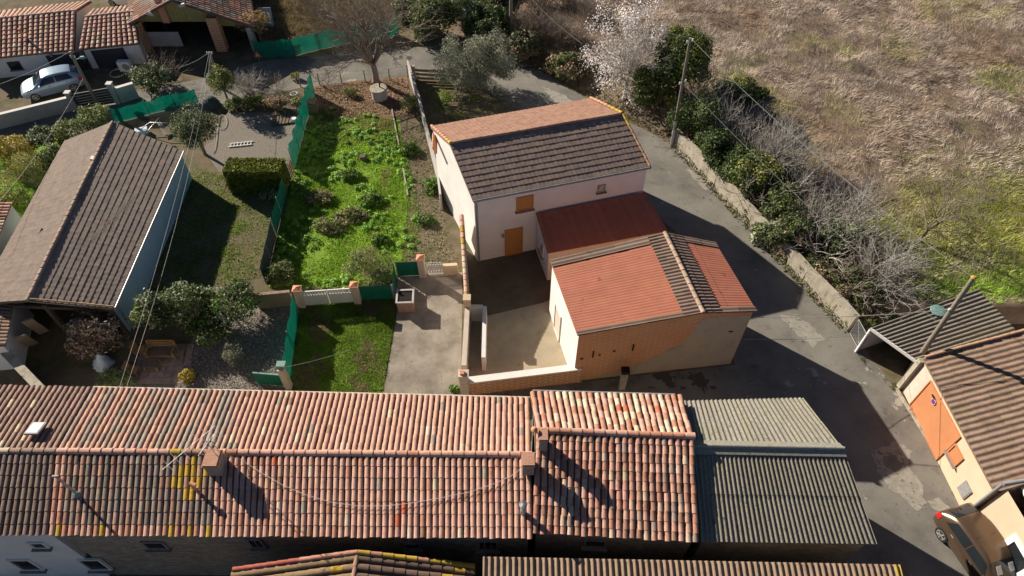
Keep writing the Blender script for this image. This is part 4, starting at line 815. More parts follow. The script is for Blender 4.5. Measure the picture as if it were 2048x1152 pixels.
    for k in range(1, 14): p = lerp(a, b, k / 14); f.tube([p + lo, p + h], .007, 4)
    for k in range(1, 9): f.tube([a + lo + (h - lo) * k / 9, b + lo + (h - lo) * k / 9], .007, 4)
    f.build('wire_mesh', M['greymetal'], T)
build_right()
# ------------------------------------------------------------------ cars
def cr(a, t):
    k = len(a) - 1; x = min(max(t, 0), 1) * k; i = min(int(x), k - 1); f = x - i
    p0, p1, p2, p3 = a[max(i - 1, 0)], a[i], a[i + 1], a[min(i + 2, k)]
    return .5 * (2 * p1 + (p2 - p0) * f + (2 * p0 - 5 * p1 + 4 * p2 - p3) * f * f + (3 * p1 - p0 - 3 * p2 + p3) * f ** 3)
def car(label, loc, heading, paint, reflections=True):
    T = thing('parked_car', label, 'car', (0, 0, 0)); T.location = (0, 0, 0)
    st = np.array([  # y, half width, sill z, belt z, roof z, roof half width
        [-2.06, .66, .46, .70, .74, .55], [-2.02, .78, .34, .90, .98, .58], [-1.86, .83, .26, .97, 1.20, .57], [-1.45, .87, .22, .98, 1.42, .60], [-.9, .885, .20, .98, 1.50, .63], [-.2, .89, .20, .97, 1.52, .645],
        [.30, .89, .20, .96, 1.47, .63], [.75, .885, .20, .95, 1.24, .64], [1.12, .875, .21, .92, 1.00, .68], [1.5, .85, .22, .85, .90, .64], [1.85, .79, .26, .74, .79, .58], [2.03, .68, .34, .62, .66, .5], [2.08, .56, .42, .55, .58, .42]])
    def S(u, v, side=1, off=0.0):
        r = cr(st, u); y, wd, zs, zb, zr, wr = r
        c = np.array([[wd * .90, zs], [wd, lerp(zs, zb, .55)], [wd * .965, zb], [wr, zr - .055 * min(1, (zr - zb) / .3)], [wr * .55, zr], [0, zr + .012]])
        q = cr(c, v / 5); return Vector((side * (q[0] + (off if v < 3.2 else off * .3)), y, q[1] + (off if v > 2.6 else 0)))
    NU, NV = 40, 15; b = MB(); rows = [[S(i / NU, 5 * j / NV, 1) for j in range(NV + 1)] + [S(i / NU, 5 * j / NV, -1) for j in range(NV - 1, -1, -1)] for i in range(NU + 1)]
    b.grid(rows); b.poly(rows[0][::-1]); b.poly(rows[-1]); b.poly([rows[i][0] for i in range(NU + 1)] + [rows[i][-1] for i in range(NU, -1, -1)])
    body = b.build('body', M[paint], T)
    def U(y):  # invert y -> u
        us = np.linspace(0, 1, 400); ys = np.array([cr(st, x)[0] for x in us]); return float(np.interp(y, ys, us))
    def patch(nm, m, par, y0, y1, v0, v1, side, off=.008, n=8, t0=0, t1=0):
        g_ = MB(); g_.grid([[S(U(lerp(y0 + t0 * j / n, y1 + t1 * j / n, i / n)), lerp(v0, v1, j / n), side, off) for j in range(n + 1)] for i in range(n + 1)]); return g_.build(nm, M[m], par)
    g_ = MB(); n = 10
    for nm, y0, y1 in (('windscreen', .42, 1.06), ('rear_window', -1.94, -1.52)):
        g_ = MB(); rows = []
        for i in range(n + 1):
            u = U(lerp(y0, y1, i / n)); rows.append([S(u, 3.25 + 1.75 * j / n, 1, .012) for j in range(n + 1)] + [S(u, 3.25 + 1.75 * j / n, -1, .012) for j in range(n - 1, -1, -1)])
        g_.grid(rows); g_.build(nm, M['glass'], T)
    for sd in (1, -1):
        patch('side_window', 'glass', T, -1.55, -.42, 2.12, 2.86, sd, t0=.28); patch('side_window', 'glass', T, -.36, .82, 2.12, 2.86, sd, t1=-.40)
        patch('tail_light', 'redlamp', T, -2.035, -1.80, 1.2, 2.1, sd, .012); patch('headlight', 'clearlamp', T, 1.62, 1.98, 1.5, 2.5, sd, .012)
        for y in (-1.0, .1): h = MB(); p = S(U(y), 1.75, sd, .02); h.box(p, (.03, .16, .03)); h.build('door_handle', M['greymetal'], T)
        mr = MB(); p = S(U(.72), 2.05, sd, .10); mr.box(p + Vector((0, 0, .05)), (.20, .10, .13)); mr.build('wing_mirror', M[paint], T)
        for y in (-1.28, 1.30):
            w_ = MB(); x = sd * .80; w_.tube([(x - sd * .10, y, .31), (x + sd * .09, y, .31)], .31, 24); wh = w_.build('wheel', M['black'], T)
            rm = MB()
            for k in range(5):
                a = 2 * math.pi * k / 5; rm.beam((x + sd * .10, y, .33), (x + sd * .10, y + .2 * math.cos(a), .33 + .2 * math.sin(a)), .05, .05)
            rm.lathe((0, 0, 0), [(.001, 0), (.002, .001)], 3); rm.tube([(x + sd * .085, y, .31), (x + sd * .095, y, .31)], .055, 12)
            for k in range(24):
                a, c = 2 * math.pi * k / 24, 2 * math.pi * (k + 1) / 24; rm.poly([(x + sd * .098, y + .22 * math.cos(a), .31 + .22 * math.sin(a)), (x + sd * .098, y + .22 * math.cos(c), .31 + .22 * math.sin(c)), (x + sd * .098, y + .19 * math.cos(c), .31 + .19 * math.sin(c)), (x + sd * .098, y + .19 * math.cos(a), .31 + .19 * math.sin(a))])
            rm.v = [v for v in rm.v]; rm.build('rim', M['metal'], wh)
    sm = MB(); sm.box((0, -.55, 1.52), (.9, .012, .012)); sm.build('roof_seam', M['black'], T)
    if reflections:
        for sd in (1, -1): d = MB(); p = S(U(.72), 4.2, sd, .02); d.box(p + Vector((0, 0, .004)), (.22, .34, .012), 0, -.62); d.build('windscreen_reflection', M['clearlamp'], T)  # pale panels painted in as reflections on the windscreen
    T.location = loc; T.rotation_euler = (0, 0, heading); return T
wp = P(1880, 1078); f = (P(1945, 1152) - P(1883, 1062)); f.z = 0; f.normalize(); rt = Vector((-f.y, f.x, 0)); rt = rt if rt.x > 0 else -rt
car('metallic beige hatchback parked nose down beside the orange and cream house', wp + f * 1.20 + rt * .82, math.atan2(-f.x, f.y), 'beigepaint')
wp = P(64, 203); f = P(0, 258) - P(152, 218); f.normalize(); aw = Vector((0, 1, 0))
car('pale blue estate car parked behind the white garden wall', wp - f * 1.30 + aw * .80, math.atan2(-f.x, f.y), 'bluepaint', False)
p = P(238, 12, .9); car('white car seen behind the garage roof', Vector((p.x, p.y + 2.2, 0)), R(80), 'whitepaint', False)
# ------------------------------------------------------------------ poles and cables
def pole(label, base, top, r0=.12, r1=.08, extras=None, m='pole', nm='utility_pole', cat='pole'):
    T = thing(nm, label, cat, base); b = MB(); b.tube([base + Vector((0, 0, -.1)), lerp(base, top, .5), top], [r0, (r0 + r1) / 2, r1], 10); b.build('shaft', M[m], T)
    for (z, wd, rz) in (extras or []):
        a = lerp(base, top, z); c = MB(); c.box(a, (wd, .08, .08), rz); ar = c.build('crossarm', M['metal'], T); c = MB()
        for s in (-1, 1): c = MB(); c.lathe(a + Vector((math.cos(rz) * s * wd * .42, math.sin(rz) * s * wd * .42, .04)), [(.03, 0), (.05, .05), (.03, .10)], 8); c.build('insulator', M['white'], ar)
    return T
pA0 = Vector((19.75, 18.6, 0)); pA1 = P(1947, 556, 7.5); TA = pole('tall timber pole with lichen capped top between carport and brown roofed house', pA0, pA1, .14, .10, [(.72, .5, .4)])
c = MB(); c.lathe(pA1, [(.115, 0), (.115, .05), (.06, .10)], 10); c.build('cap', mat('lichen', [(.40, .25, .05), (.5, .34, .08)], 4), TA)
pB0 = P(1343, 292); pB1 = Vector((10.45, 36.9, 7.8)); TB = pole('timber utility pole with pale base at the upper end of the retaining wall', pB0, pB1, .115, .08, [(.62, .6, .6), (.97, .5, .5)])
c = MB(); c.tube([pB0 + Vector((0, 0, 0)), lerp(pB0, pB1, .27)], .13, 10); c.build('base_sleeve', M['metal'], TB)
pC0 = P(198, 214); pC1 = Vector((pC0.x + .1, pC0.y, ZT(pC0, 103))); TC_ = pole('short pole with a teal street lamp head at the slatted gate of the white wall', pC0, pC1, .12, .09, [(.9, .3, 0)], nm='lamp_pole')
c = MB(); q = lerp(pC0, pC1, .85); c.tube([q, q + Vector((.45, .1, .15))], .03, 6); ar = c.build('lamp_arm', M['greymetal'], TC_); c = MB(); c.box(q + Vector((.55, .1, .16)), (.42, .22, .14), .2, taper=.6); c.build('lamp_head', M['teal'], ar)
pD0 = P(1022, 90); pD1 = Vector((pD0.x, pD0.y, 6.2)); pole('dark timber pole standing in the brown brush at the top', pD0, pD1, .15, .12)
pE0 = P(446, 178); pE1 = Vector((pE0.x, pE0.y, ZT(pE0, 104))); TE = pole('thin timber telephone pole by the barn with white insulators', pE0, pE1, .10, .08, [(.96, .4, 0)])
def cable(label, a, b, sag, r=.010, m='cable', group=None, n=16):
    pts = [lerp(a, b, i / n) - Vector((0, 0, 4 * sag * (i / n) * (1 - i / n))) for i in range(n + 1)]; c = MB(); c.tube(pts, r, 5); return tag(c.build('overhead_cable', M[m]), label, 'cable', group or 'overhead cables')
cable('main overhead cable from the timber utility pole across the fig bushes', pB1, pA1, .5, .011)
cable('lower cable from the middle of the timber utility pole towards the carport', lerp(pB0, pB1, .62), P(1872, 642, 3.2), .3, .009)
cable('cable from the top of the timber utility pole up over the blossom tree', pB1, P(1100, -28, 9.0), .4, .011)
cable('thin cable running over the brown brush to the top of the picture', P(1165, 88, 5.0), P(1030, -40, 6.5), .3)
cable('dark cable from the big red roof corner over the road to the lichen capped pole', P(1508, 634, 4.25), lerp(pA0, pA1, .72), .25, .018)
cable('thin cable low over the road from the outbuilding front to the carport', P(1480, 678, 3.5), P(1742, 668, 2.1), .2, .012)
cable('cable from the left edge up to the lamp pole', P(-60, 188, 4.5), pC1, .2, .014, 'whitecable')
cable('cable from the lamp pole down over the yellow bamboo to the left edge', lerp(pC0, pC1, .55), P(-40, 448, 3.6), .4, .010, 'whitecable')
cable('left one of two parallel cables over the dark lawn to the tiled roof', pE1, P(238, 778, 5.1), .5, .0065, 'whitecable')
cable('right one of two parallel cables over the dark lawn to the tiled roof', pE1 + Vector((.15, 0, 0)), P(252, 778, 5.1), .8, .0065, 'whitecable')
cable('cable from the thin telephone pole to the brick barn pier', pE1, P(330, 138, 1.8), .3, .012)
cable('thin cable over the lane lawn from the green gate pillar to the garden', P(566, 735, 1.95), P(700, 700, 2.0), .1, .008)
for k, (x, y) in enumerate(((416, 200), (424, 206), (431, 203))): cable(['left', 'middle', 'right'][k] + 'most stay wire from the telephone pole down to the tarp heap', pE1, P(x, y), 0, .007, 'whitecable', 'stay wires')
# roof cable lying on the lower tiles
def roofz(p): t = (ZR - ZE) / (rB[1].y - fB[1].y); return ZE + (p.y - fB[1].y) * t
pts = []
for x, y in ((455, 902), (480, 918), (520, 944), (565, 970), (610, 989), (660, 1004), (715, 1012), (770, 1012), (825, 1006), (880, 996), (940, 984), (990, 967), (1030, 948), (1052, 932)):
    p = P(x, y, 5.5)
    for _ in range(4): p = P(x, y, roofz(p) + .13)
    pts.append(p)
pts[0] = P(452, 912, 6.1); pts[-1] = P(1048, 930, 6.1)
c = MB(); c.tube(pts, .009, 6); tag(c.build('roof_cable', M['whitecable']), 'pale cable looping across the lower tiled roof between two chimneys', 'cable')
# aerials
def aerial(label, foot, h, boom_dir, L, els, ew):
    T = thing('tv_aerial', label, 'aerial', foot, 'tv aerials'); m = MB(); top = foot + Vector((0, 0, h)); m.tube([foot, top], .014, 6); m.build('mast', M['metal'], T)
    d = Vector(boom_dir).normalized(); s = Vector((-d.y, d.x, 0)); b = MB(); a = top - d * L * .25; b.tube([a, a + d * L], .010, 5); b.build('boom', M['metal'], T)
    e = MB(); e.tube([a, a + d * .01], .012, 4)
    for k in range(els): q = a + d * L * (k + .3) / els; w_ = ew * (1.2 - .7 * k / els); e.tube([q - s * w_ / 2, q + s * w_ / 2], .005, 4)
    e.build('elements', M['metal'], T)
aerial('long rod aerial above the left chimney pointing to the lower left', P(434, 912, 6.2), 1.5, (-.62, -.78, 0), 2.1, 7, 1.0)
aerial('short aerial beside the long one on the left chimney', P(443, 910, 6.2), 1.2, (-.35, -.94, 0), .9, 6, .5)
# ------------------------------------------------------------------ fences and gates
def net_fence(label, pts, h, m='net', step=2.0, wav=.05, sag=.1, postm='greymetal', name='net_fence', top=None, cat='fence', posts=True):
    T = thing(name, label, cat, pts[0]); rows = [[] for _ in range(5)]; k = 0
    for a, b in zip(pts[:-1], pts[1:]):
        d = (b - a); n = max(2, int(d.length / .25)); nn = Vector((-d.y, d.x, 0)).normalized()
        for i in range(n + 1):
            p = lerp(a, b, i / n)
            for j in range(5):
                u = j / 4; rows[j].append(p + nn * (wav * math.sin(k * 1.3 + u * 2.0) * (.4 + u * .6)) + Vector((0, 0, .02 + (h - sag * abs(math.sin(k * .39))) * u)))
            k += 1
    g_ = MB(); g_.grid(rows); g_.grid([[q + Vector((.012, .012, 0)) for q in r_] for r_ in rows]); g_.build('net' if m == 'net' else 'panel', M[m], T)
    if posts:
        for a, b in zip(pts[:-1], pts[1:]):
            n = max(1, round((b - a).length / step))
            for i in range(n + (1 if b is pts[-1] else 0)): p = lerp(a, b, i / n); q = MB(); q.tube([p, p + Vector((0, 0, h + .1))], .03, 6); q.build('post', M[postm], T)
    return T
net_fence('bright green shade net fence down the left side of the main garden', W([(629, 188), (608, 262), (589, 338)]), 1.65, wav=.09)
net_fence('green shade net fence running along the far side of the road', W([(513, 117), (587, 113), (640, 99), (712, 84), (798, 70)]), 1.45, wav=.10)
net_fence('pale green shade net fence behind the long shed beside the lane', W([(232, 246), (300, 229), (352, 215), (398, 206)]), 1.1, wav=.08)
net_fence('sagging dark green net fence between gravel garden and lane lawn', W([(598, 628), (588, 700), (579, 768)]), 1.55, wav=.03)
net_fence('teal and dark panel fence between the shed lawn and main garden', W([(573, 388), (553, 470)]), 1.3, 'greenmetal', wav=.02, sag=.02)
net_fence('dark boarded fence continuing below the teal panel', W([(552, 474), (532, 566)]), 1.25, 'darkpanel', wav=.015, sag=.02)
net_fence('green sheet panel fence right of the white gate', W([(721, 601), (788, 599)]), 1.15, 'greenmetal', wav=.01, sag=0)
net_fence('short green sheet panel running back from the planter', W([(790, 598), (792, 556)]), 1.15, 'greenmetal', wav=.01, sag=0)
net_fence('bright green folded panel beside the orange capped single pillar', W([(796, 553), (839, 551)]), 1.15, 'greenmetal', wav=.02, sag=0)
def slat_fence(name, label, a, b, h, n, m, cat='fence', wd=.07, gap=None):
    T = thing(name, label, cat, (a + b) / 2); q = MB()
    for i in range(n): p = lerp(a, b, (i + .5) / n); q.beam(p + Vector((0, 0, .05)), p + Vector((0, .001, h)), wd, .025)
    q.build('slats', M[m], T); q = MB()
    for z in (h * .25, h * .8): q.beam(a + Vector((0, .03, z)), b + Vector((0, .03, z)), .03, .06)
    q.build('rails', M[m], T); return T
slat_fence('trellis', 'leaning white lattice between the hedge and the dark fence', P(590, 345), P(570, 386), 1.1, 9, 'wood')
slat_fence('gate', 'small white picket gate next to the orange capped single pillar', P(853, 549), P(884, 547), .95, 6, 'white', 'gate', .09)
def pillar(label, base, h, wd=.36, m='pinkrender', cm='captile', grp='pillars with orange caps'):
    T = thing('gate_pillar', label, 'pillar', base, grp); q = MB(); q.box(base + Vector((0, 0, h / 2)), (wd, wd, h)); q.build('shaft', M[m], T)
    q = MB(); q.box(base + Vector((0, 0, h + .03)), (wd + .10, wd + .10, .06)); q.box(base + Vector((0, 0, h + .12)), (wd + .06, wd + .06, .12), taper=.05); q.build('cap', M[cm], T)
pa, pb = P(606, 612), P(717, 604); pillar('pale pillar with orange cap at the left end of the white gate', pa, 1.42); pillar('pale pillar with orange cap at the right end of the white gate', pb, 1.42); pillar('pale pillar with orange cap alone beside the small picket gate', P(846, 551), 1.45)
def white_gate(a, b, h=1.2):
    T = thing('gate', 'white double gate with a row of slots along its top', 'gate', (a + b) / 2); d = (b - a).normalized(); a = a + d * .22; b = b - d * .22; mid = (a + b) / 2
    for s, (p, q) in enumerate(((a, mid - d * .02), (mid + d * .02, b))):
        g_ = MB(); g_.beam(p + Vector((0, 0, h * .72)), q + Vector((0, 0, h * .72)), .05, h * .66); g_.beam(p + Vector((0, 0, h)), q + Vector((0, 0, h)), .06, .09)
        n = 8
        for i in range(n + 1): c = lerp(p + d * .04, q - d * .04, i / n); g_.beam(c + Vector((0, 0, h * .72)), c + Vector((0, .0005, h - .09)), .08, .04)
        g_.build('leaf', M['white'], T)
white_gate(pa, pb)
def wallrun(name, label, pts, h, th, m, cop=None, cat='wall'):
    T = thing(name, label, cat, pts[0]); q = MB()
    for a, b in zip(pts[:-1], pts[1:]): q.beam(a + Vector((0, 0, h)), b + Vector((0, 0, h)), th, h)
    q.build('wall', M[m], T)
    if cop:
        q = MB()
        for a, b in zip(pts[:-1], pts[1:]): q.beam(a + Vector((0, 0, h + .05)), b + Vector((0, 0, h + .05)), th + .06, .048)
        q.build('coping', M[cop], T)
    return T
wallrun('garden_wall', 'dull brown timber and block wall left of the white gate', W([(519, 616), (589, 609)]), 1.15, .18, 'wood')
wallrun('garden_wall', 'short ochre stained wall stub beside the small picket gate', W([(887, 549), (916, 547)]), .8, .2, 'cream')
wallrun('boundary_wall', 'grey panel wall between main garden and the olive yard', W([(819, 152), (842, 225), (876, 360), (884, 420)]), 1.3, .12, 'greywall')
wallrun('front_wall', 'long off white garden wall in front of the pale blue car', W([(-60, 270), (0, 257), (150, 219)]), 1.0, .22, 'greywall', 'whitewall')
wallrun('front_wall', 'short off white wall right of the slatted dark gate', W([(243, 205), (279, 194)]), 1.15, .22, 'greywall', 'whitewall')
for lab, x, y, h in (('off white gate post at the left of the slatted dark gate', 154, 219, 1.4), ('off white gate post at the right of the slatted dark gate', 238, 206, 1.6)):
    b = P(x, y); T = thing('gate_pillar', lab, 'pillar', b); q = MB(); q.box(b + Vector((0, 0, h / 2)), (.32, .32, h)); q.build('shaft', M['greywall'], T); q = MB(); q.box(b + Vector((0, 0, h + .03)), (.4, .4, .06)); q.build('cap', M['whitewall'], T)
a, b = P(159, 220), P(233, 207); T = thing('sliding_gate', 'dark sliding gate of wide horizontal slats in the off white wall', 'gate', (a + b) / 2)
for k in range(6): q = MB(); z = .18 + k * .2; q.beam(a + Vector((0, 0, z + .08)), b + Vector((0, 0, z + .08)), .05, .165); q.build('slat', M['anthracite'], T)
q = MB()
for k in range(7): z = .09 + k * .2; q.beam(a + Vector((0, .01, z + .008)), b + Vector((0, .01, z + .008)), .035, .025)
q.build('light_rails', M['greymetal'], T)
a, b = P(577, 773), P(517, 768); T = thing('metal_gate', 'low dark green metal gate panel by the terrace roof', 'gate', (a + b) / 2); q = MB()
n = 14
for k in range(n):
    p, r_ = lerp(a, b, k / n), lerp(a, b, (k + .92) / n); q.beam(p + Vector((0, 0, 1.0)), r_ + Vector((0, .001, 1.0)), .04 + .02 * (k % 2), .95)
q.build('panel', M['greenmetal'], T); q = MB(); q.beam(a + Vector((0, 0, 1.05)), b + Vector((0, 0, 1.05)), .07, .05); q.build('top_rail', M['teal'], T)
b = P(579, 775); T = thing('gate_pillar', 'slim stone pillar with teal letter box at the dark green metal gate', 'pillar', b); q = MB(); q.box(b + Vector((0, 0, .85)), (.3, .3, 1.7)); q.build('shaft', M['pinkrender'], T); q = MB(); q.box(b + Vector((.02, .15, 1.80)), (.42, .32, .18)); q.build('letter_box', M['teal'], T)
# wire fence by the road
T = thing('wire_fence', 'low wire fence with thin concrete posts between garden and road', 'fence', P(690, 165)); pp = W([(602, 174), (640, 170), (684, 166), (731, 163), (780, 160), (816, 153)])
for p in pp: q = MB(); q.box(p + Vector((0, 0, .5)), (.07, .07, 1.0)); q.build('post', M['wallconc'], T)
q = MB()
for z in (.3, .6, .9):
    for a, b in zip(pp[:-1], pp[1:]): q.tube([a + Vector((0, 0, z)), b + Vector((0, 0, z))], .006, 4)
q.build('wires', M['greymetal'], T)
q = MB()
for a, b in ((P(783, 214), P(798, 292)), (P(806, 338), P(816, 392))): q.beam(a + Vector((0, 0, .10)), b + Vector((0, 0, .10)), .09, .1)
o = q.build('path_edging', M['wallconc'], None); o['kind'] = 'structure'
a, b = P(833, 160), P(892, 163); T = thing('plank_gate', 'brown plank gate beside the olive tree at the road', 'gate', (a + b) / 2)
for z in (.95, .62, .30): q = MB(); q.beam(a + Vector((0, 0, z)), b + Vector((0, 0, z)), .05, .22); q.build('plank', M['wood'], T)
q = MB(); q.box(a + Vector((-.15, 0, .6)), (.25, .22, 1.2)); q.build('post', M['wallconc'], T); 
# ------------------------------------------------------------------ garden things
b = P(760, 196); T = thing('well', 'round whitewashed stone well with a flat lid under the bare tree', 'well', b)
q = MB(); q.lathe(b, [(.56, 0), (.55, .72), (.50, .74)], 28); q.build('drum', M['greywall'], T); q = MB(); q.lathe(b + Vector((0, 0, .74)), [(.62, 0), (.62, .09), (.58, .11)], 28); q.build('lid', M['wallconc'], T)
q = MB(); q.tube([b + Vector((.1, .1, .84)), b + Vector((.1, .1, 1.25))], .05, 8); q.tube([b + Vector((.1, .1, 1.22)), b + Vector((.35, -.1, 1.1))], .02, 6); q.build('pump', M['dark'], T)
b = P(628, 222); T = thing('compost_bin', 'small slatted wooden compost bin beside the bright green net', 'bin', b)
for s, (dx, dy, wx, wy) in enumerate(((0, -.3, .66, .03), (0, .3, .66, .03), (-.32, 0, .03, .57), (.32, 0, .03, .57))):
    for k in range(5): q = MB(); q.box(b + Vector((dx, dy, .08 + k * .145)), (wx, wy, .12)); q.build('board', M['wood'], T)
q = MB(); 
for k in range(5): q.box(b + Vector((-.26 + k * .13, 0, .80)), (.12, .7, .03))
q.build('lid', M['wood'], T)
b = P(726, 318); q = MB(); q.lathe(b, [(.26, 0), (.21, .12), (.2, .28)], 14); tag(q.build('tree_stump', M['darkwood']), 'dark sawn tree stump in the middle of the green garden', 'stump')
b = P(519, 122); T = thing('road_sign', 'small orange triangular road warning sign by the far net fence', 'sign', b); q = MB(); q.tube([b, b + Vector((0, 0, .5))], .025, 6); q.build('post', M['metal'], T)
q = MB(); tri = [Vector((-.3, 0, .35)), Vector((.3, 0, .35)), Vector((0, 0, .87))]; c = b + Vector((0, -.04, 0)); q.poly([c + t for t in tri]); q.poly([c + t + Vector((0, .02, 0)) for t in tri[::-1]]); pl = q.build('plate', M['warnred'], T)
q = MB(); q.poly([c + Vector((0, -.006, .53)) + (t - Vector((0, 0, .53))) * .55 for t in tri]); q.build('face', M['cream'], pl)
b = P(812, 613); T = thing('planter', 'large square pinkish brown planter filled with dark soil beside the driveway', 'planter', b); q = MB(); q.box(b + Vector((.05, 0, .42)), (.80, .80, .84), .05, taper=1.12); q.build('pot', M['terracottapot'], T); q = MB()
for s in (-1, 1): q.box(b + Vector((.05 + s * .43, 0, .87)), (.1, .96, .07), .05); q.box(b + Vector((.05, s * .43, .872)), (.76, .1, .066), .05)
q.build('rim', M['greywall'], T); q = MB(); q.box(b + Vector((.05, 0, .845)), (.74, .74, .02), .05); q.build('soil', M['dark'], T)
PAT = W([(288, 688), (388, 688), (377, 768), (258, 768)]); sheet('patio', PAT, .03, M['paver'])
q = MB(); 
for i in range(7):
    for j in range(7):
        a = lerp(lerp(PAT[0], PAT[1], i / 7), lerp(PAT[3], PAT[2], i / 7), j / 7); b = lerp(lerp(PAT[0], PAT[1], (i + 1) / 7), lerp(PAT[3], PAT[2], (i + 1) / 7), (j + 1) / 7); c = (a + b) / 2
        q.box(c + Vector((random.uniform(-.02, .02), 0, .035)), (abs(b.x - a.x) * .93, abs(b.y - a.y) * .93, .03), random.uniform(-.03, .03), col=jit((1, 1, 1), .12))
o = q.build('patio_slabs', mat('slab', [(.26, .19, .165), (.40, .30, .26)], 3, .95, .3, vcol=True), None); o['kind'] = 'structure'
def bench(b):
    T = thing('garden_bench', 'orange wooden garden bench with slatted back on the patio', 'bench', b); wd = 1.35
    q = MB()
    for k in range(6): q.box(b + Vector((0, -.22 + k * .085, .42)), (wd, .065, .025))
    q.build('seat', M['darkwood'], T); q = MB()
    for k in range(4): q.box(b + Vector((0, .27 + k * .02, .55 + k * .12)), (wd, .025, .085), 0, .15)
    q.build('backrest', M['teak'], T)
    for s in (-1, 1):
        for y, h in ((-.25, .64), (.28, .98)): q = MB(); q.box(b + Vector((s * wd / 2, y, h / 2)), (.07, .07, h)); q.build('leg', M['teak'], T)
        q = MB(); q.box(b + Vector((s * wd / 2, 0, .66)), (.08, .62, .04)); q.build('armrest', M['teak'], T)
    q = MB(); q.box(b + Vector((0, -.28, .38)), (wd, .03, .07)); q.build('front_rail', M['teak'], T)
bench(P(330, 712))
b = P(309, 735); T = thing('coffee_table', 'low dark wooden table in front of the orange bench', 'table', b); q = MB()
for k in range(6): q.box(b + Vector((0, -.25 + k * .1, .42)), (.66, .09, .03))
q.build('tabletop', M['darkwood'], T)
for x in (-.3, .3):
    for y in (-.24, .24): q = MB(); q.box(b + Vector((x, y, .2)), (.06, .06, .4)); q.build('leg', M['teak'], T)
for lab, x, y in (('orange wooden garden chair at the left of the bench', 286, 708), ('orange wooden garden chair at the lower left of the patio', 272, 748)):
    b = P(x, y); T = thing('garden_chair', lab, 'chair', b, 'garden chairs'); q = MB(); q.box(b + Vector((0, 0, .43)), (.46, .46, .035)); q.build('seat', M['teak'], T); q = MB(); q.box(b + Vector((-.22, 0, .68)), (.03, .46, .45), 0, 0, -.1); q.build('backrest', M['teak'], T)
    for dx in (-.2, .2):
        for dy in (-.2, .2): q = MB(); q.box(b + Vector((dx, dy, .2)), (.045, .045, .4)); q.build('leg', M['teak'], T)
b = P(208, 730); q = MB(); rows = []
for i in range(9):
    u = i / 8; rr = .42 * (1 - u ** 1.6) + .03
    rows.append([b + Vector((math.cos(t) * rr * (1 + .22 * math.sin(3 * t + i) + .1 * math.sin(7 * t + 2 * i)) + .1 * u, math.sin(t) * rr * (1 + .2 * math.sin(4 * t + i * 2)), .95 * u)) for t in [2 * math.pi * k / 20 for k in range(21)]])
q.grid(rows); tag(q.build('plastic_sack', M['bluebag']), 'crumpled pale blue plastic sack beside the dry brown bush', 'sack')
b = P(424, 212); q = MB(); q.lathe(b, [(.62, 0), (.60, .25), (.45, .55), (.2, .72), (.02, .76)], 12); tag(q.build('tarp_heap', M['darkpanel']), 'dark tarp covered heap under the telephone pole', 'tarp')
a, b = P(458, 290, .08), P(505, 285, .08); T = thing('ladder', 'white ladder lying behind the clipped hedge', 'ladder', (a + b) / 2)
for s in (-.17, .17): q = MB(); q.beam(a + Vector((0, s, 0)), b + Vector((0, s, 0)), .05, .05); q.build('rail', M['white'], T)
for k in range(7): q = MB(); c = lerp(a, b, (k + .5) / 7); q.beam(c + Vector((0, -.15, -.01)), c + Vector((0, .15, -.01)), .04, .03); q.build('rung', M['white'], T)
q = MB(); pts = [P(424, 222, .05), P(432, 240, .05), P(440, 262, .05), P(452, 256, .05), P(456, 240, .05), P(447, 228, .05), P(438, 232, .05), P(434, 280, .05), P(430, 305, .05), P(415, 312, .05)]
q.tube([sum((w_ * p for w_, p in zip(((1 - t) ** 2 * .5, .5 + t - t * t, t * t * .5), (pts[i], pts[i + 1], pts[i + 2]))), Vector()) for i in range(len(pts) - 2) for t in (0, .25, .5, .75)], .02, 5); tag(q.build('garden_hose', M['hosegreen']), 'pale garden hose looping over the gravel yard', 'hose')
q = MB(); c = P(235, 147, .04); q.tube([c + Vector((math.cos(t) * (.5 + .03 * (t % 3)), math.sin(t) * (.5 + .03 * (t % 3)), .004 * t)) for t in np.linspace(0, 18, 80)], .018, 5); tag(q.build('garden_hose', M['whitecable']), 'coiled white hose on the ground by the garage', 'hose')
b = P(256, 143); T = thing('heat_pump', 'white boxed heat pump unit beside the garage door', 'heat pump', b); q = MB(); q.box(b + Vector((0, 0, .5)), (.9, .38, .8)); q.build('casing', M['white'], T)
q = MB(); q.tube([b + Vector((.12, -.19, .5)), b + Vector((.12, -.205, .5))], .26, 20); q.build('fan_grille', M['greymetal'], T)
for x in (-.3, .3): q = MB(); q.box(b + Vector((x, 0, .05)), (.1, .4, .1)); q.build('foot', M['dark'], T)
q = MB(); a, b = P(548, 248, .10), P(604, 236, .10)
for k in range(8): q.beam(P(545 + k * 7, 250 - k * 1.0, .12), P(552 + k * 7, 222 - k * .8, .12), .17, .05)
tag(q.build('pallet_boards', M['darkwood']), 'dark timber decking boards lying beside the gravel yard', 'boards')
q = MB(); c = P(590, 244); q.lathe(c, [(.14, 0), (.17, .32)], 12); tag(q.build('bucket', M['white']), 'white bucket by the bright green net', 'bucket')
q = MB(); c = P(588, 188, .3); q.tube([c + Vector((math.cos(t) * .24, math.sin(t) * .24, .02)) for t in np.linspace(0, 6.29, 22)], .05, 6); tag(q.build('white_ring', M['white']), 'white rubber ring hung at the garden corner', 'ring')
T = thing('scrap_frame', 'bent pale metal frames and rubbish piled behind the long shed', 'scrap', P(310, 255))
q = MB(); q.tube([P(275, 262, .2), P(300, 245, .9), P(335, 246, .9), P(345, 268, .3)], .03, 6); q.tube([P(290, 268, .2), P(318, 236, .8), P(322, 262, .2)], .03, 6); q.build('frame', M['metal'], T)
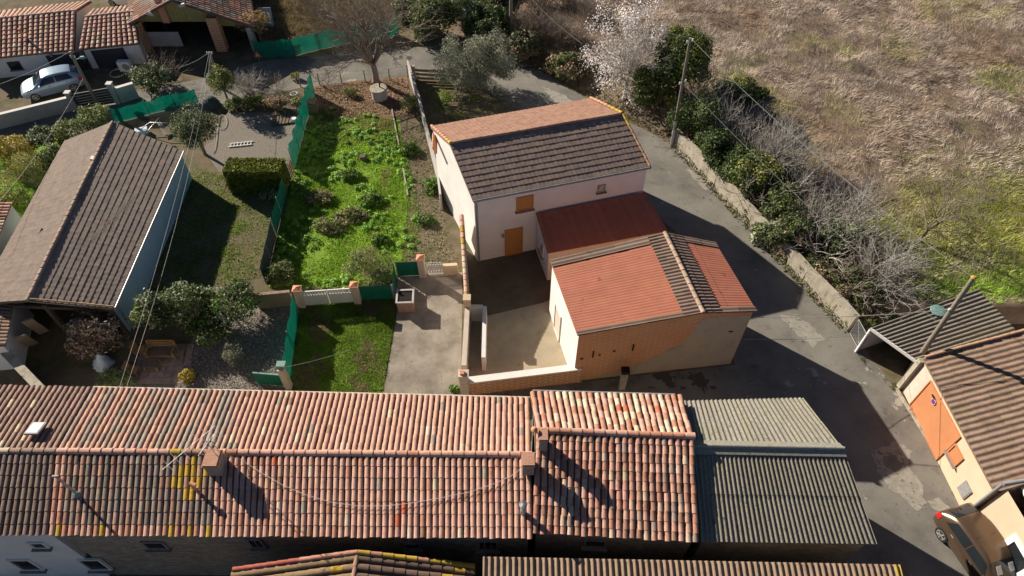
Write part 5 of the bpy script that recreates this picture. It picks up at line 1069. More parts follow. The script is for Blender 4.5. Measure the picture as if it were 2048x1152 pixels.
q = MB(); q.box(P(325, 258, .35), (.25, 1.2, .06), .6, .3); q.build('board', M['wallconc'], T); q = MB(); q.box(P(283, 262, .25), (.8, .5, .3), .3); q.build('blue_sheet', M['bluebag'], T)
q = MB(); c = P(537, 52); 
for k in range(10): q.box(c + Vector((-.45 + k * .1, (k % 2) * .03, .75)), (.1, .05, 1.5), 0, -.25)
tag(q.build('metal_sheet', M['bluebag']), 'pale blue corrugated metal sheet standing beside the barn', 'metal sheet')
# ------------------------------------------------------------------ plants
GC = dict(dk=(0.061, 0.095, 0.030), md=(0.115, 0.169, 0.047), lt=(0.216, 0.257, 0.081), lime=(0.284, 0.297, 0.061), yel=(0.486, 0.392, 0.081), olive=(0.270, 0.290, 0.209), grey=(0.324, 0.324, 0.236), brown=(0.324, 0.223, 0.149), bright=(0.162, 0.324, 0.041), straw=(0.405, 0.351, 0.203), rust=(0.351, 0.230, 0.135), pale=(0.567, 0.486, 0.378), gloss=(0.405, 0.446, 0.297))
def leaves(lobes, n, size, cols, flat=.0, shell=.5, aspect=.55, up=.25, seed=0):
    rg = np.random.default_rng(seed + 5); C = np.array([[*l[0]] for l in lobes]); Rr = np.array([l[1] for l in lobes]); wt = (Rr.prod(1)) ** (2 / 3); wt /= wt.sum()
    k = rg.choice(len(lobes), n, p=wt); u = rg.normal(size=(n, 3)); u /= np.linalg.norm(u, axis=1)[:, None]
    rad = shell + (1.06 - shell) * rg.random(n) ** .6; rad = np.where(rg.random(n) < .10, rad * rg.uniform(1.0, 1.45, n), rad); p = C[k] + u * Rr[k] * rad[:, None]
    nr = u + rg.normal(size=(n, 3)) * .75 + np.array([0, 0, up]); nr /= np.linalg.norm(nr, axis=1)[:, None]
    t = np.cross(nr, rg.normal(size=(n, 3))); t /= np.linalg.norm(t, axis=1)[:, None]; b = np.cross(nr, t)
    s = size * rg.uniform(.6, 1.4, n)[:, None]; V = np.stack([p - t * s, p - b * s * aspect, p + t * s, p + b * s * aspect], 1).reshape(-1, 3)
    ct = np.array([GC[c] if isinstance(c, str) else c for c in cols]); lt = rg.integers(0, len(ct), len(lobes)); m = rg.random(n) < .6
    ci = np.where(m, lt[k], rg.integers(0, len(ct), n)); col = ct[ci] * rg.uniform(.7, 1.3, (n, 1)) * (0.85 + .3 * rg.random(len(lobes)))[k][:, None]
    return V, col
def sublobes(c, R, n=9, seed=0, sc=.5, spread=.72, flatbase=True):
    n = int(n * 1.7); sc *= .82
    rg = np.random.default_rng(seed + 99); out = [(c, np.array(R) * .55)]
    for i in range(n):
        u = rg.normal(size=3); u /= np.linalg.norm(u); u[2] = abs(u[2]) * 1.1 - .35 if flatbase else u[2]
        out.append((Vector((c.x + u[0] * R[0] * spread, c.y + u[1] * R[1] * spread, c.z + u[2] * R[2] * spread)), np.array(R) * sc * rg.uniform(.55, 1.25, 3)))
    return out
SEED = [0]
def bush(label, px, py, rx, ry, cols, n=2200, size=.07, z0=0.0, zc=None, name='shrub', cat='shrub', group='garden shrubs', trunk=None, up=.3, shell=.5, lob=9, asp=.55, part='foliage', m='leaf', sc=.5, lobes=None):
    SEED[0] += 1; sd = SEED[0]
    c = P(px, py, z0 + 1)
    for _ in range(3):
        D = depth(c); Rx, Rz = rx * D / FPX, ry * D / FPX; g_ = z0 if z0 < .5 else max(0, fz(c.x, c.y)); h = (zc if zc is not None else .82 * Rz); c = P(px, py, g_ + h)
    base = Vector((c.x, c.y, g_)); T = thing(name, label, cat, base, group)
    LB = sublobes(c, (Rx, (Rx + Rz) / 2, Rz), lob, sd, sc)
    if lobes:
        LB = []; rg = np.random.default_rng(sd)
        for (x, y, r_) in lobes:
            yy = c.y + rg.uniform(-.5, .5); z = max(.5, CAMH - yy * math.tan(PITCH + math.atan((y - 576) / FPX))); q = P(x, y, z); R_ = r_ * depth(q) / FPX
            LB += [(q + Vector(rg.normal(size=3) * .5 * R_), R_ * .5 * rg.uniform(.6, 1.2, 3)) for _ in range(7)]
    V, col = leaves(LB, n, size, cols, seed=sd, up=up, shell=shell, aspect=asp); V[:, 2] = np.maximum(V[:, 2], g_ + .03)
    np_mesh(part, V, 4, col, M[m], T)
    s = MB(); rs = random.Random(sd)
    if trunk: s.tube([base, lerp(base, c, .5) + Vector((rs.uniform(-.1, .1), rs.uniform(-.1, .1), 0)), c], [trunk, trunk * .8, trunk * .4], 8)
    for i in range(6 if trunk else 5):
        a = rs.uniform(0, 6.28); s.tube([base + Vector((math.cos(a) * .06, math.sin(a) * .06, 0)) if not trunk else lerp(base, c, .5), c + Vector((math.cos(a) * Rx * .55, math.sin(a) * Rx * .55, rs.uniform(-.1, .5) * Rz))], [.035 if not trunk else trunk * .5, .012], 5)
    s.build('trunk' if trunk else 'stems', M['bark'], T); return T
B = bush
G1 = 'shrubs behind the long shed'
B('rounded light green hedge shrub right behind the ridge end of the long shed', 190, 236, 40, 28, ['lt', 'lt', 'md'], 3000, .06, group=G1)
B('light green hedge shrub left of the rounded one behind the long shed', 142, 264, 40, 30, ['lt', 'md', 'lime'], 3000, .06, group=G1)
B('dark glossy laurel between the yellow bamboo and the light hedge', 92, 276, 36, 28, ['dk', 'md', 'gloss'], 2600, .08, group=G1)
B('bright yellow feathery mimosa at the left edge', 18, 298, 46, 36, ['yel', 'yel', 'lime'], 3400, .07, group=G1)
B('pale yellow green bamboo clump at the left edge', 48, 345, 44, 42, ['lime', 'yel', 'lt'], 4200, .06, asp=.25, group=G1)
B('small dark green shrub between bamboo and long shed roof', 112, 318, 26, 34, ['md', 'dk', 'lt'], 1800, .07, group=G1)
B('low yellow green scrub beside the ochre building', 22, 392, 34, 16, ['lime', 'lt'], 1500, .06, group=G1)
B('dense clipped dark evergreen tree with glossy pale top and leaning trunk beside the long shed', 386, 252, 44, 46, ['dk', 'dk', 'md', 'gloss'], 6500, .06, zc=2.3, name='tree', cat='tree', group='trees', trunk=.12, part='crown', lob=7, sc=.62)
B('yellow green conical conifer below the telephone pole', 441, 160, 25, 34, ['lime', 'md', 'lt'], 3600, .06, zc=1.9, name='conifer', cat='tree', group='trees', trunk=.09, part='crown', lob=6, sc=.6)
B('dark bush with bare twigs in front of the brick barn', 302, 154, 40, 34, ['dk', 'md', 'gloss'], 3200, .075)
B('low olive green shrub in the border left of the grey twigs', 470, 206, 22, 14, ['md', 'lt'], 1300, .06)
B('yellowish low shrub in the border below the grey twigs', 510, 203, 24, 14, ['lime', 'md'], 1400, .06)
B('rusty brown low shrub in the border', 552, 205, 26, 16, ['rust', 'brown', 'straw'], 1500, .06)
B('pale green low shrub at the end of the border by the net', 592, 205, 14, 12, ['lt', 'straw'], 800, .06)
B('small yellow leaved shrub by the road in the border', 590, 152, 10, 9, ['yel', 'lime'], 400, .06)
B('reddish and yellow leaved tree against the right corner of the brick barn', 512, 48, 36, 30, ['rust', 'yel', 'brown', 'rust'], 1300, .08, zc=1.9, name='tree', cat='tree', group='trees', trunk=.1, part='crown', shell=.3)
B('tight round lime green tuft near the well', 697, 182, 15, 11, ['lime', 'lt'], 900, .06, asp=.3)
B('tall straw and green grasses against the grey panel wall', 818, 205, 18, 22, ['lt', 'straw', 'md'], 1300, .09, asp=.2)
T_OL = B('large silvery olive tree with dense rounded crown behind the two storey house', 950, 126, 80, 62, ['olive', 'olive', 'grey', (.17, .19, .13)], 26000, .07, zc=2.0, name='olive_tree', cat='tree', group='trees', trunk=.2, part='crown', lob=26, sc=.34, asp=.35, lobes=[(908, 118, 34), (938, 92, 32), (992, 98, 34), (1004, 138, 34), (935, 150, 42), (968, 128, 44), (895, 140, 24), (975, 165, 34), (965, 105, 24)])
G2 = 'trees in the top thicket'
for i, (lab, x, y, rx, ry, cc, h) in enumerate((('dark evergreen tree at the left of the top thicket', 868, 34, 58, 58, ['dk', 'md', 'lt'], 1.7), ('pale leaved evergreen in the middle of the top thicket', 925, 22, 56, 54, ['md', 'lt', 'gloss'], 1.8), ('dark evergreen above the olive tree', 978, 48, 52, 48, ['dk', 'dk', 'md'], 1.5), ('tall dark evergreen at the top edge of the thicket', 1004, -8, 60, 50, ['dk', 'md', 'brown'], 2.0), ('dark ivy covered bush beside the dark timber pole', 1050, 90, 42, 36, ['dk', 'dk', 'brown'], 1.2), ('green bush at the left end of the thicket beyond the bare tree', 812, 22, 34, 42, ['dk', 'md'], 1.4), ('dark low bush under the blossom tree', 1150, 128, 58, 32, ['dk', 'md', 'brown'], .9))):
    B(lab, x, y, rx, ry, cc, 9000, .09, zc=h, name='evergreen_tree', cat='tree', group=G2, trunk=.12, part='crown', lob=12, sc=.42)
B('tall ivy clad evergreen with yellow green top beside the timber utility pole', 1366, 118, 56, 82, ['dk', 'dk', 'md', 'lime'], 15000, .085, zc=2.5, z0=.9, name='evergreen_tree', cat='tree', group=G2, trunk=.15, part='crown', lob=14, sc=.42)
B('dark ivy bush under the right side of the blossom tree', 1312, 172, 54, 54, ['dk', 'md', 'lime'], 8000, .085, zc=1.4, z0=.9, group=G2)
G3 = 'scrub on the bank above the road wall'
for lab, x, y, rx, ry, cc in (('dark ivy bush behind the foot of the timber utility pole', 1392, 232, 40, 48, ['dk', 'dk', 'md']), ('dark bush at the upper end of the retaining wall', 1428, 296, 34, 36, ['dk', 'md']), ('green leafy bush growing up through the large fig', 1506, 352, 46, 42, ['md', 'lime', 'dk']), ('green bush at the lower side of the large fig', 1560, 405, 38, 34, ['md', 'dk', 'lt']), ('grey green ivy mound spilling over the retaining wall', 1545, 470, 30, 30, ['md', 'gloss', 'dk']), ('dark round ivy clump between the two thin figs', 1682, 478, 34, 32, ['dk', 'md', 'gloss']), ('low green weeds near the carport end of the bank', 1680, 585, 24, 16, ['bright', 'md']), ('dark bush behind the lower carport gate', 1745, 632, 40, 20, ['dk', 'md', 'brown']), ('rusty leaved scrub in the middle of the bank', 1610, 510, 38, 30, ['rust', 'brown', 'md']), ('dark leafy undergrowth inside the grey brush at the middle of the bank', 1590, 462, 36, 30, ['dk', 'md', 'brown']), ('dark leafy undergrowth beside the rusty scrub', 1640, 530, 34, 26, ['dk', 'md', 'dk']), ('dark leafy undergrowth below the lower fig bush', 1722, 566, 34, 28, ['dk', 'brown', 'md']), ('dark ivy undergrowth in the left side of the large fig', 1480, 330, 38, 34, ['dk', 'md', 'dk']), ('low dark ivy behind the middle of the wall top', 1535, 425, 32, 26, ['dk', 'md', 'gloss']), ('dry brown scrub at the lower end of the bank', 1660, 550, 40, 28, ['brown', 'straw', 'rust']), ('dark shrub above the large fig by the field', 1480, 180, 40, 18, ['dk', 'md', 'lime'])):
    B(lab, x, y, rx * 1.3, ry * 1.3, cc, 7000, .075, z0=.9, group=G3, shell=.35, zc=.75 * ry / 38)
G4 = 'shrubs around the gravel garden'
B('round glossy green shrub nearest the long shed wall in the gravel garden', 303, 622, 42, 46, ['md', 'lt', 'gloss', 'dk'], 3600, .07, zc=1.5, group=G4)
B('tall glossy green shrub in the middle of the gravel garden row', 372, 606, 50, 44, ['md', 'dk', 'gloss'], 4400, .07, zc=1.6, group=G4)
B('broad shrub with pale and bright leaves at the right of the gravel garden row', 455, 605, 58, 42, ['md', 'gloss', 'bright', 'dk'], 4600, .07, zc=1.3, group=G4)
B('dark green low shrub in front of the broad one', 420, 655, 48, 28, ['dk', 'md', 'bright'], 2600, .07, zc=.8, group=G4)
B('dry brown hydrangea like bush with pale seed heads at the open end of the shed', 192, 664, 56, 50, ['brown', 'pale', (.12, .085, .06), 'brown'], 4600, .075, zc=1.3, group=G4, shell=.35)
B('upright grey green conical shrub beside the patio', 466, 708, 20, 30, ['grey', 'olive'], 2000, .05, group=G4, asp=.3)
B('small bright yellow round shrub at the patio corner', 372, 752, 17, 15, ['yel', (.45, .38, .05)], 1300, .05, group=G4)
B('spiky grey green rosemary by the tiled roof', 233, 756, 36, 20, ['grey', 'md', 'lt'], 1500, .12, group=G4, asp=.16)
B('spreading green juniper at the bottom of the panel fence', 562, 545, 30, 26, ['md', 'lt', 'dk'], 2400, .07, group=G4, asp=.3)
B('pale dry leaved shrub behind the green sheet panel', 738, 530, 50, 38, ['straw', 'lt', 'md'], 4200, .065, shell=.35, group=G4, asp=.35)
B('small green plant at the foot of the slim block pillar', 908, 778, 11, 9, ['bright', 'md'], 500, .06, group=G4)
B('low white flowering weeds by the trellis', 545, 385, 26, 14, ['md', 'gloss'], 900, .05, group=G4)
for i, (x, y, rx, ry) in enumerate(((700, 430, 36, 16), (640, 395, 34, 16), (660, 450, 40, 16), (745, 400, 30, 14), (870, 372, 30, 22), (820, 300, 22, 18), (700, 350, 26, 12), (850, 440, 20, 14), (760, 480, 22, 12))):
    w_ = ['by the tree stump', 'near the lattice', 'in the middle of the garden', 'right of the garden middle', 'at the foot of the cream gable', 'along the path edging', 'above the garden middle', 'on the bare soil below the gable', 'above the pale dry shrub'][i]
    B(('straw coloured' if i in (0, 1, 2) else 'leafy green') + ' weed patch ' + w_, x, y, rx, ry, ['straw', 'lt'] if i in (0, 1, 2) else ['bright', 'md'], 1300, .07, zc=.18, name='weed_clump', cat='weeds', group='weed clumps in the main garden', lob=12, sc=.35)
# clipped box hedge
def hedge():
    a, b = P(463, 388), P(574, 384); h, dp = 1.75, 1.35; T = thing('clipped_hedge', 'square clipped green hedge block between gravel yard and shed lawn', 'hedge', (a + b) / 2)
    rg = np.random.default_rng(3); n = 12000; L = b.x - a.x; x = rg.uniform(0, L, n); y = rg.uniform(0, dp, n); z = rg.uniform(0.05, h, n); f = rg.random(n)
    z = np.where(f < .4, h + rg.normal(0, .04, n), z); y = np.where((f >= .4) & (f < .75), rg.normal(0, .05, n), y); s = rg.random(n) < .5; x = np.where(f >= .75, np.where(s, 0, L) + rg.normal(0, .05, n), x)
    p = np.stack([a.x + x, a.y + y, z], 1); nr = rg.normal(size=(n, 3)) + np.array([0, 0, .5]); nr /= np.linalg.norm(nr, axis=1)[:, None]; t = np.cross(nr, rg.normal(size=(n, 3))); t /= np.linalg.norm(t, axis=1)[:, None]; q = np.cross(nr, t); sz = rg.uniform(.04, .08, (n, 1))
    V = np.stack([p - t * sz, p - q * sz * .6, p + t * sz, p + q * sz * .6], 1).reshape(-1, 3); col = np.array([(.24, .27, .03), (.16, .21, .03)])[rg.integers(0, 2, n)] * rg.uniform(.7, 1.3, (n, 1)); np_mesh('foliage', V, 4, col, M['leaf'], T)
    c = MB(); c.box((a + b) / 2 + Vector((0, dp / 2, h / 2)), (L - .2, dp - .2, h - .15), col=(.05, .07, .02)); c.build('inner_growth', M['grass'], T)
hedge()
# ------------------------------------------------------------------ bare wood
def limb(mb, p, d, L, r, lev, rs, kids, gnarl=.18, up=.06, ratio=.62, n=4, tip=.35, start=.3):
    pts = [p]; rad = [r]; q = p.copy(); dd = d.normalized(); dirs = [dd]
    for i in range(n):
        dd = (dd + Vector((rs.gauss(0, gnarl), rs.gauss(0, gnarl), rs.gauss(0, gnarl * .7) + up))).normalized(); q = q + dd * (L / n); pts.append(q.copy()); dirs.append(dd); rad.append(r * (1 - (1 - tip) * (i + 1) / n))
    mb.tube(pts, rad, 5 if r > .04 else (4 if r > .02 else 3), cap=False)
    if lev <= 0: return
    for k in range(kids[0]):
        t = rs.uniform(start, 1.0) if k else 1.0; x = t * n; i = min(int(x), n - 1); b = lerp(pts[i], pts[i + 1], x - i); bd = dirs[i + 1]
        s = bd.cross(Vector((rs.gauss(0, 1), rs.gauss(0, 1), rs.gauss(0, 1)))).normalized(); a = rs.uniform(.35, .95) if k else .2
        limb(mb, b, bd * math.cos(a) + s * math.sin(a), L * ratio * rs.uniform(.7, 1.15), max(.009, rad[i] * .66), lev - 1, rs, kids[1:], gnarl, up, ratio, max(2, n - 1), tip, start)
def bare(label, base, stems, L, r, lev, kids, m, name='bare_shrub', cat='shrub', group='bare shrubs', spread=.9, gnarl=.2, up=.05, seed=1, lean=(0, 0), trunk=None, ratio=.62, part='branches'):
    T = thing(name, label, cat, base, group); rs = random.Random(seed); o_ = base + Vector((0, 0, -.05)); mb = MB(); br0 = base
    if trunk:
        tb = MB(); h, tr = trunk; top = base + Vector((lean[0] * .5, lean[1] * .5, h)); tb.tube([o_, base + Vector((.03, 0, h * .15)), lerp(base, top, .55) + Vector((.06, .02, 0)), top + Vector((0, 0, .1))], [tr * 1.5, tr * 1.1, tr, tr * .95], 10); tb.build('trunk', M[m], T); br0 = top
    for k in range(stems):
        a = 2 * math.pi * (k + rs.random()) / stems; e = rs.uniform(.1, spread); d = Vector((math.cos(a) * math.sin(e) + lean[0], math.sin(a) * math.sin(e) + lean[1], math.cos(e)))
        b = br0 + (Vector((math.cos(a), math.sin(a), 0)) * rs.uniform(0, .35 if not trunk else .06)); limb(mb, b, d, L * rs.uniform(.7, 1.15), r * rs.uniform(.7, 1.15), lev, rs, kids, gnarl, up, ratio)
    mb.build(part, M[m], T); return T
b = P(752, 164)
bare('large bare tree with many upright twiggy branches beside the well', b, 14, 4.3, .10, 3, (8, 6, 5), 'brownbark', 'bare_tree', 'tree', 'bare trees', .85, .12, .05, 4, trunk=(1.4, .22), ratio=.55)
bare('large grey fig bush with many pale curving stems by the field', PF(1545, 335), 75, 2.3, .045, 2, (5, 3), 'greybark', group='bare fig bushes', spread=1.25, seed=8, gnarl=.16, up=.10, ratio=.5)
bare('thin grey fig bush in the middle of the bank', PF(1690, 452), 34, 2.1, .04, 2, (5, 3), 'greybark', group='bare fig bushes', spread=1.35, seed=9, gnarl=.22, up=.08, ratio=.55)
bare('grey fig bush with gnarled thick base at the lower end of the bank', PF(1752, 572), 40, 2.1, .045, 2, (5, 4), 'greybark', group='bare fig bushes', spread=1.35, seed=10, gnarl=.25, up=.07, ratio=.55)
bare('small tangle of pale dead stems above the carport', PF(1735, 600), 26, 1.1, .04, 2, (3, 3), 'greybark', group='bare fig bushes', spread=1.4, seed=12, gnarl=.3, up=.0, ratio=.6)
bare('pale bare sapling by the middle of the retaining wall', PF(1450, 268), 18, 2.1, .036, 2, (4, 3), 'greybark', group='bare fig bushes', spread=1.0, seed=13, gnarl=.22)
bare('pale crooked bare branches rising in front of the ivy clad evergreen', PF(1392, 205), 12, 2.5, .042, 2, (4, 3), 'greybark', group='bare fig bushes', spread=.9, seed=14, gnarl=.25)
bare('spreading bare orchard tree standing in the grass at the edge of the dry field', PF(1836, 482), 7, 2.7, .045, 3, (6, 5, 4), 'bark', 'bare_tree', 'tree', 'bare trees', 1.2, .2, .0, 15, trunk=(.8, .09), ratio=.64, lean=(.4, .15))
bare('rounded grey twig bush in the border', P(496, 186), 50, 1.05, .018, 2, (4, 4), 'greybark', spread=1.1, seed=16, gnarl=.15, ratio=.55)
bare('thin reddish twig bush beside the road border', P(556, 182), 22, .95, .012, 2, (4, 3), 'brownbark', spread=1.0, seed=17, gnarl=.15)
bare('small reddish twig bush by the wire fence', P(652, 166), 16, .8, .011, 2, (3, 3), 'brownbark', spread=1.0, seed=18)
bare('bare twig bush behind the dark bush at the barn', P(322, 168), 24, 1.6, .015, 2, (4, 3), 'brownbark', spread=1.0, seed=19)
for i, (x, y, L, w_) in enumerate(((1055, 85, 2.6, 'left, beside the dark timber pole'), (1098, 95, 2.8, 'middle, left of the thin cable'), (1140, 105, 2.6, 'right, under the thin cable'), (1180, 60, 2.7, 'upper right, touching the blossom tree'), (1080, 30, 3.0, 'at the very top beside the pole'), (1135, 30, 2.8, 'at the very top right of the pole'))):
    bare('tall brown bare thicket bush, ' + w_, P(x, y), 44, L * .66, .030, 2, (6, 4), 'brownbark', group='brown brush of the top thicket', spread=.75, seed=30 + i, gnarl=.14, ratio=.55)
bare('pale grey dead branches in the brown thicket near the top', P(1178, 78), 10, 2.0, .03, 2, (4, 3), 'greybark', group='brown brush of the top thicket', spread=.9, seed=44, gnarl=.25)
for i, (x, y, k, L, lab) in enumerate(((1478, 300, 22, 1.8, 'pale bare brush beside the green bush at the upper bank'), (1500, 395, 26, 1.7, 'grey bare brush right above the retaining wall, below the large fig'), (1590, 395, 30, 1.9, 'grey bare brush between the large fig and the field'), (1620, 450, 30, 1.9, 'tangled grey brush in the middle of the bank, left of the thin fig'), (1570, 440, 22, 1.5, 'low brown brush over the middle of the retaining wall'), (1650, 510, 30, 1.8, 'tangled grey brush left of the dark ivy clump'), (1720, 500, 28, 1.8, 'grey brush right of the dark ivy clump'), (1690, 570, 26, 1.6, 'brown brush above the lower end of the retaining wall'), (1790, 545, 24, 1.6, 'thin grey brush at the field edge near the orchard tree'), (1440, 235, 24, 1.9, 'brown brush near the field behind the timber utility pole'), (1610, 360, 22, 1.6, 'fine grey brush at the field side of the large fig'), (1340, 205, 22, 1.6, 'brown brush on the verge below the ivy clad evergreen'))):
    bare(lab, PF(x, y), int(k * .7), L, .040, 2, (4, 2), 'greybark' if 'brown' not in lab else 'brownbark', group='tangled brush on the bank', spread=1.3, seed=60 + i, gnarl=.22, up=.06, ratio=.55)
# blossom tree
def blossom():
    b = PF(1248, 196, .3); T = bare('white blossoming tree with airy crown beside the road bend', b, 12, 2.5, .05, 3, (6, 5, 3), 'greybark', 'blossom_tree', 'tree', 'trees', .85, .18, .04, 21, trunk=(1.2, .13), ratio=.6)
    lob = []; rg = np.random.default_rng(5)
    for (x, y, r, z) in ((1235, 70, 36, 3.6), (1275, 40, 34, 4.0), (1200, 110, 34, 2.6), (1290, 80, 30, 3.4), (1250, 120, 34, 2.6), (1225, 150, 28, 1.8), (1300, 30, 24, 4.0), (1190, 85, 24, 3.0), (1265, 165, 24, 1.6), (1240, 20, 28, 4.2)):
        c = P(x, y, z); c = Vector((c.x, (c.y + b.y) / 2, 0)); z2 = CAMH - c.y * math.tan(PITCH + math.atan((y - 576) / FPX)); c.z = max(z2, .7); R_ = 1.25 * r * depth(c) / FPX
        for _ in range(7): u = rg.normal(size=3) * .55 * R_; lob.append((c + Vector(u) * 1.25, np.array([R_ * .55] * 3) * rg.uniform(.6, 1.2)))
    V, col = leaves(lob, 7000, .06, [(.9, .88, .87), (.86, .80, .79), (.70, .62, .58)], seed=77, shell=.2, aspect=.8); np_mesh('blossom', V, 4, col, M['petal'], T)
blossom()
# ------------------------------------------------------------------ grass, dry field, litter (nobody could count these)
def scatter(n, poly, seed):
    rg = np.random.default_rng(seed); a = np.array([p[:2] for p in poly]); lo, hi = a.min(0), a.max(0); x = rg.uniform(lo[0], hi[0], n); y = rg.uniform(lo[1], hi[1], n); k = inpoly(x, y, [tuple(p[:2]) for p in poly]); return x[k], y[k], rg
def blades(name, label, cat, poly, n, ht, wd, colf, mask=None, tilt=.6, zf=None, seed=1, m='grass', heading=None):
    x, y, rg = scatter(n, poly, seed)
    if mask is not None: k = rg.random(len(x)) < mask(x, y); x, y = x[k], y[k]
    N = len(x); z = zf(x, y) if zf is not None else np.full(N, .008)
    a = rg.uniform(0, 6.283, N) if heading is None else heading(x, y) + rg.normal(0, .55, N); tl = np.clip(rg.normal(tilt, .25, N), .05, 1.5); h = ht * rg.uniform(.5, 1.4, N) * (.45 + 1.2 * fbm(x, y, .55, 40 + seed)); w_ = wd * rg.uniform(.6, 1.4, N)
    d = np.stack([np.cos(a) * np.sin(tl), np.sin(a) * np.sin(tl), np.cos(tl)], 1); b2 = a + rg.uniform(-1.2, 1.2, N) + 1.57; s = np.stack([np.cos(b2), np.sin(b2), np.zeros(N)], 1)
    p = np.stack([x, y, z], 1); V = np.stack([p - s * w_[:, None], p + s * w_[:, None], p + d * h[:, None]], 1).reshape(-1, 3); o = np_mesh(name, V, 3, colf(x, y, rg), M[m], None, (0, 0, 0)); return tag(o, label, cat, None, 'stuff')
def cm(a, b, t): return np.array(a)[None] * (1 - t[:, None]) + np.array(b)[None] * t[:, None]
def gcol(x, y, rg):
    t = np.clip(fbm(x, y, 1.6, 4) * 1.6 - .4 + rg.normal(0, .18, len(x)), 0, 1); dry = np.clip((y - 36.5) / 4 + (fbm(x, y, 1.5, 9) - .5) * 1.5 - .1 , 0, 1); dry = np.maximum(dry, np.clip((fbm(x, y, 1.1, 21) - .64) * 5, 0, .8))
    c = cm((.21, .38, .035), (.41, .60, .08), t); return (c * (1 - dry[:, None]) + np.array((.34, .28, .15)) * dry[:, None]) * rg.uniform(.75, 1.25, (len(x), 1))
GP = W([(615, 240), (640, 212), (790, 240), (812, 300), (840, 430), (835, 500), (795, 550), (720, 580), (540, 578), (555, 480), (585, 350)])
def gmask(x, y): return np.clip(.25 + 1.5 * (fbm(x, y, 1.3, 2) - .28), 0, 1) * np.where(x > -7.2, np.clip(1 - (x + 7.2) / 3.0, .12, 1), 1)
blades('garden_grass', 'lush bright green grass and weeds filling the main garden', 'grass', GP, 120000, .095, .026, gcol, gmask, .75, seed=2)
rg0 = np.random.default_rng(8)
# broad leaved weeds in the garden
x, y, rg = scatter(900, GP, 31); k = fbm(x, y, 1.6, 14) > .50; x, y = x[k], y[k]
lob = [(Vector((a, b_, .10)), np.array([.16, .16, .09]) * rg.uniform(.6, 1.4)) for a, b_ in zip(x, y)]; V, col = leaves(lob, 17000, .055, [(.25, .48, .05), (.34, .56, .11), (.20, .40, .05)], shell=.2, up=1.2, aspect=.7, seed=3); V[:, 2] = np.maximum(V[:, 2], .02)
tag(np_mesh('broad_leaf_weeds', V, 4, col, M['leaf'], None, (0, 0, 0)), 'broad leaved green weeds spread through the garden grass', 'weeds', None, 'stuff')
def lcol(x, y, rg):
    t = np.clip(fbm(x, y, 1.0, 5) * 1.6 - .4 + rg.normal(0, .15, len(x)), 0, 1); dry = np.clip((fbm(x, y, 1.3, 6) - .50) * 5, 0, .9); c = cm((.19, .32, .045), (.38, .54, .10), t); return (c * (1 - dry[:, None]) + np.array((.36, .31, .18)) * dry[:, None]) * rg.uniform(.75, 1.25, (len(x), 1))
blades('lane_grass', 'short patchy green and dry grass of the lane lawn', 'grass', W([(590, 606), (793, 592), (790, 640), (764, 790), (756, 800), (572, 800), (578, 770)]), 95000, .085, .022, lcol, lambda x, y: np.clip(.6 + 1.2 * (fbm(x, y, 1.1, 7) - .3), 0, 1), .8, seed=3)
blades('shed_grass', 'short thin grass with clover between the long shed and the panel fence', 'grass', W([(385, 335), (450, 352), (562, 402), (530, 552), (430, 572), (260, 605), (335, 400)]), 42000, .10, .02, lambda x, y, rg: gcol(x, y, rg) * .4 + lcol(x, y, rg) * .5, lambda x, y: np.clip(2.6 * (fbm(x, y, 1.0, 8) - .30), 0.35, 1), .8, seed=4)
blades('verge_grass', 'rough grass and weeds on the bank left of the long shed', 'grass', W([(0, 315), (230, 255), (130, 295), (40, 440), (-60, 500), (-60, 340)]), 12000, .2, .025, lcol, None, .7, seed=5)
blades('wall_weeds', 'dark green weeds along the foot of the brick front wall', 'weeds', W([(945, 795), (1165, 768), (1300, 752), (1470, 735), (1470, 748), (1200, 778), (950, 812)]), 3500, .16, .03, lambda x, y, rg: cm((.08, .14, .02), (.18, .24, .04), rg.random(len(x))), lambda x, y: np.clip(3 * (fbm(x, y, .7, 3) - .45), 0, 1), .6, seed=6)
blades('house_yard_grass', 'rough grass between the olive tree and the two storey house', 'grass', W([(840, 180), (900, 175), (1010, 215), (1020, 245), (865, 250)]), 9000, .16, .025, lcol, lambda x, y: np.clip(3 * (fbm(x, y, 1.0, 13) - .42), 0, 1), .7, seed=7)
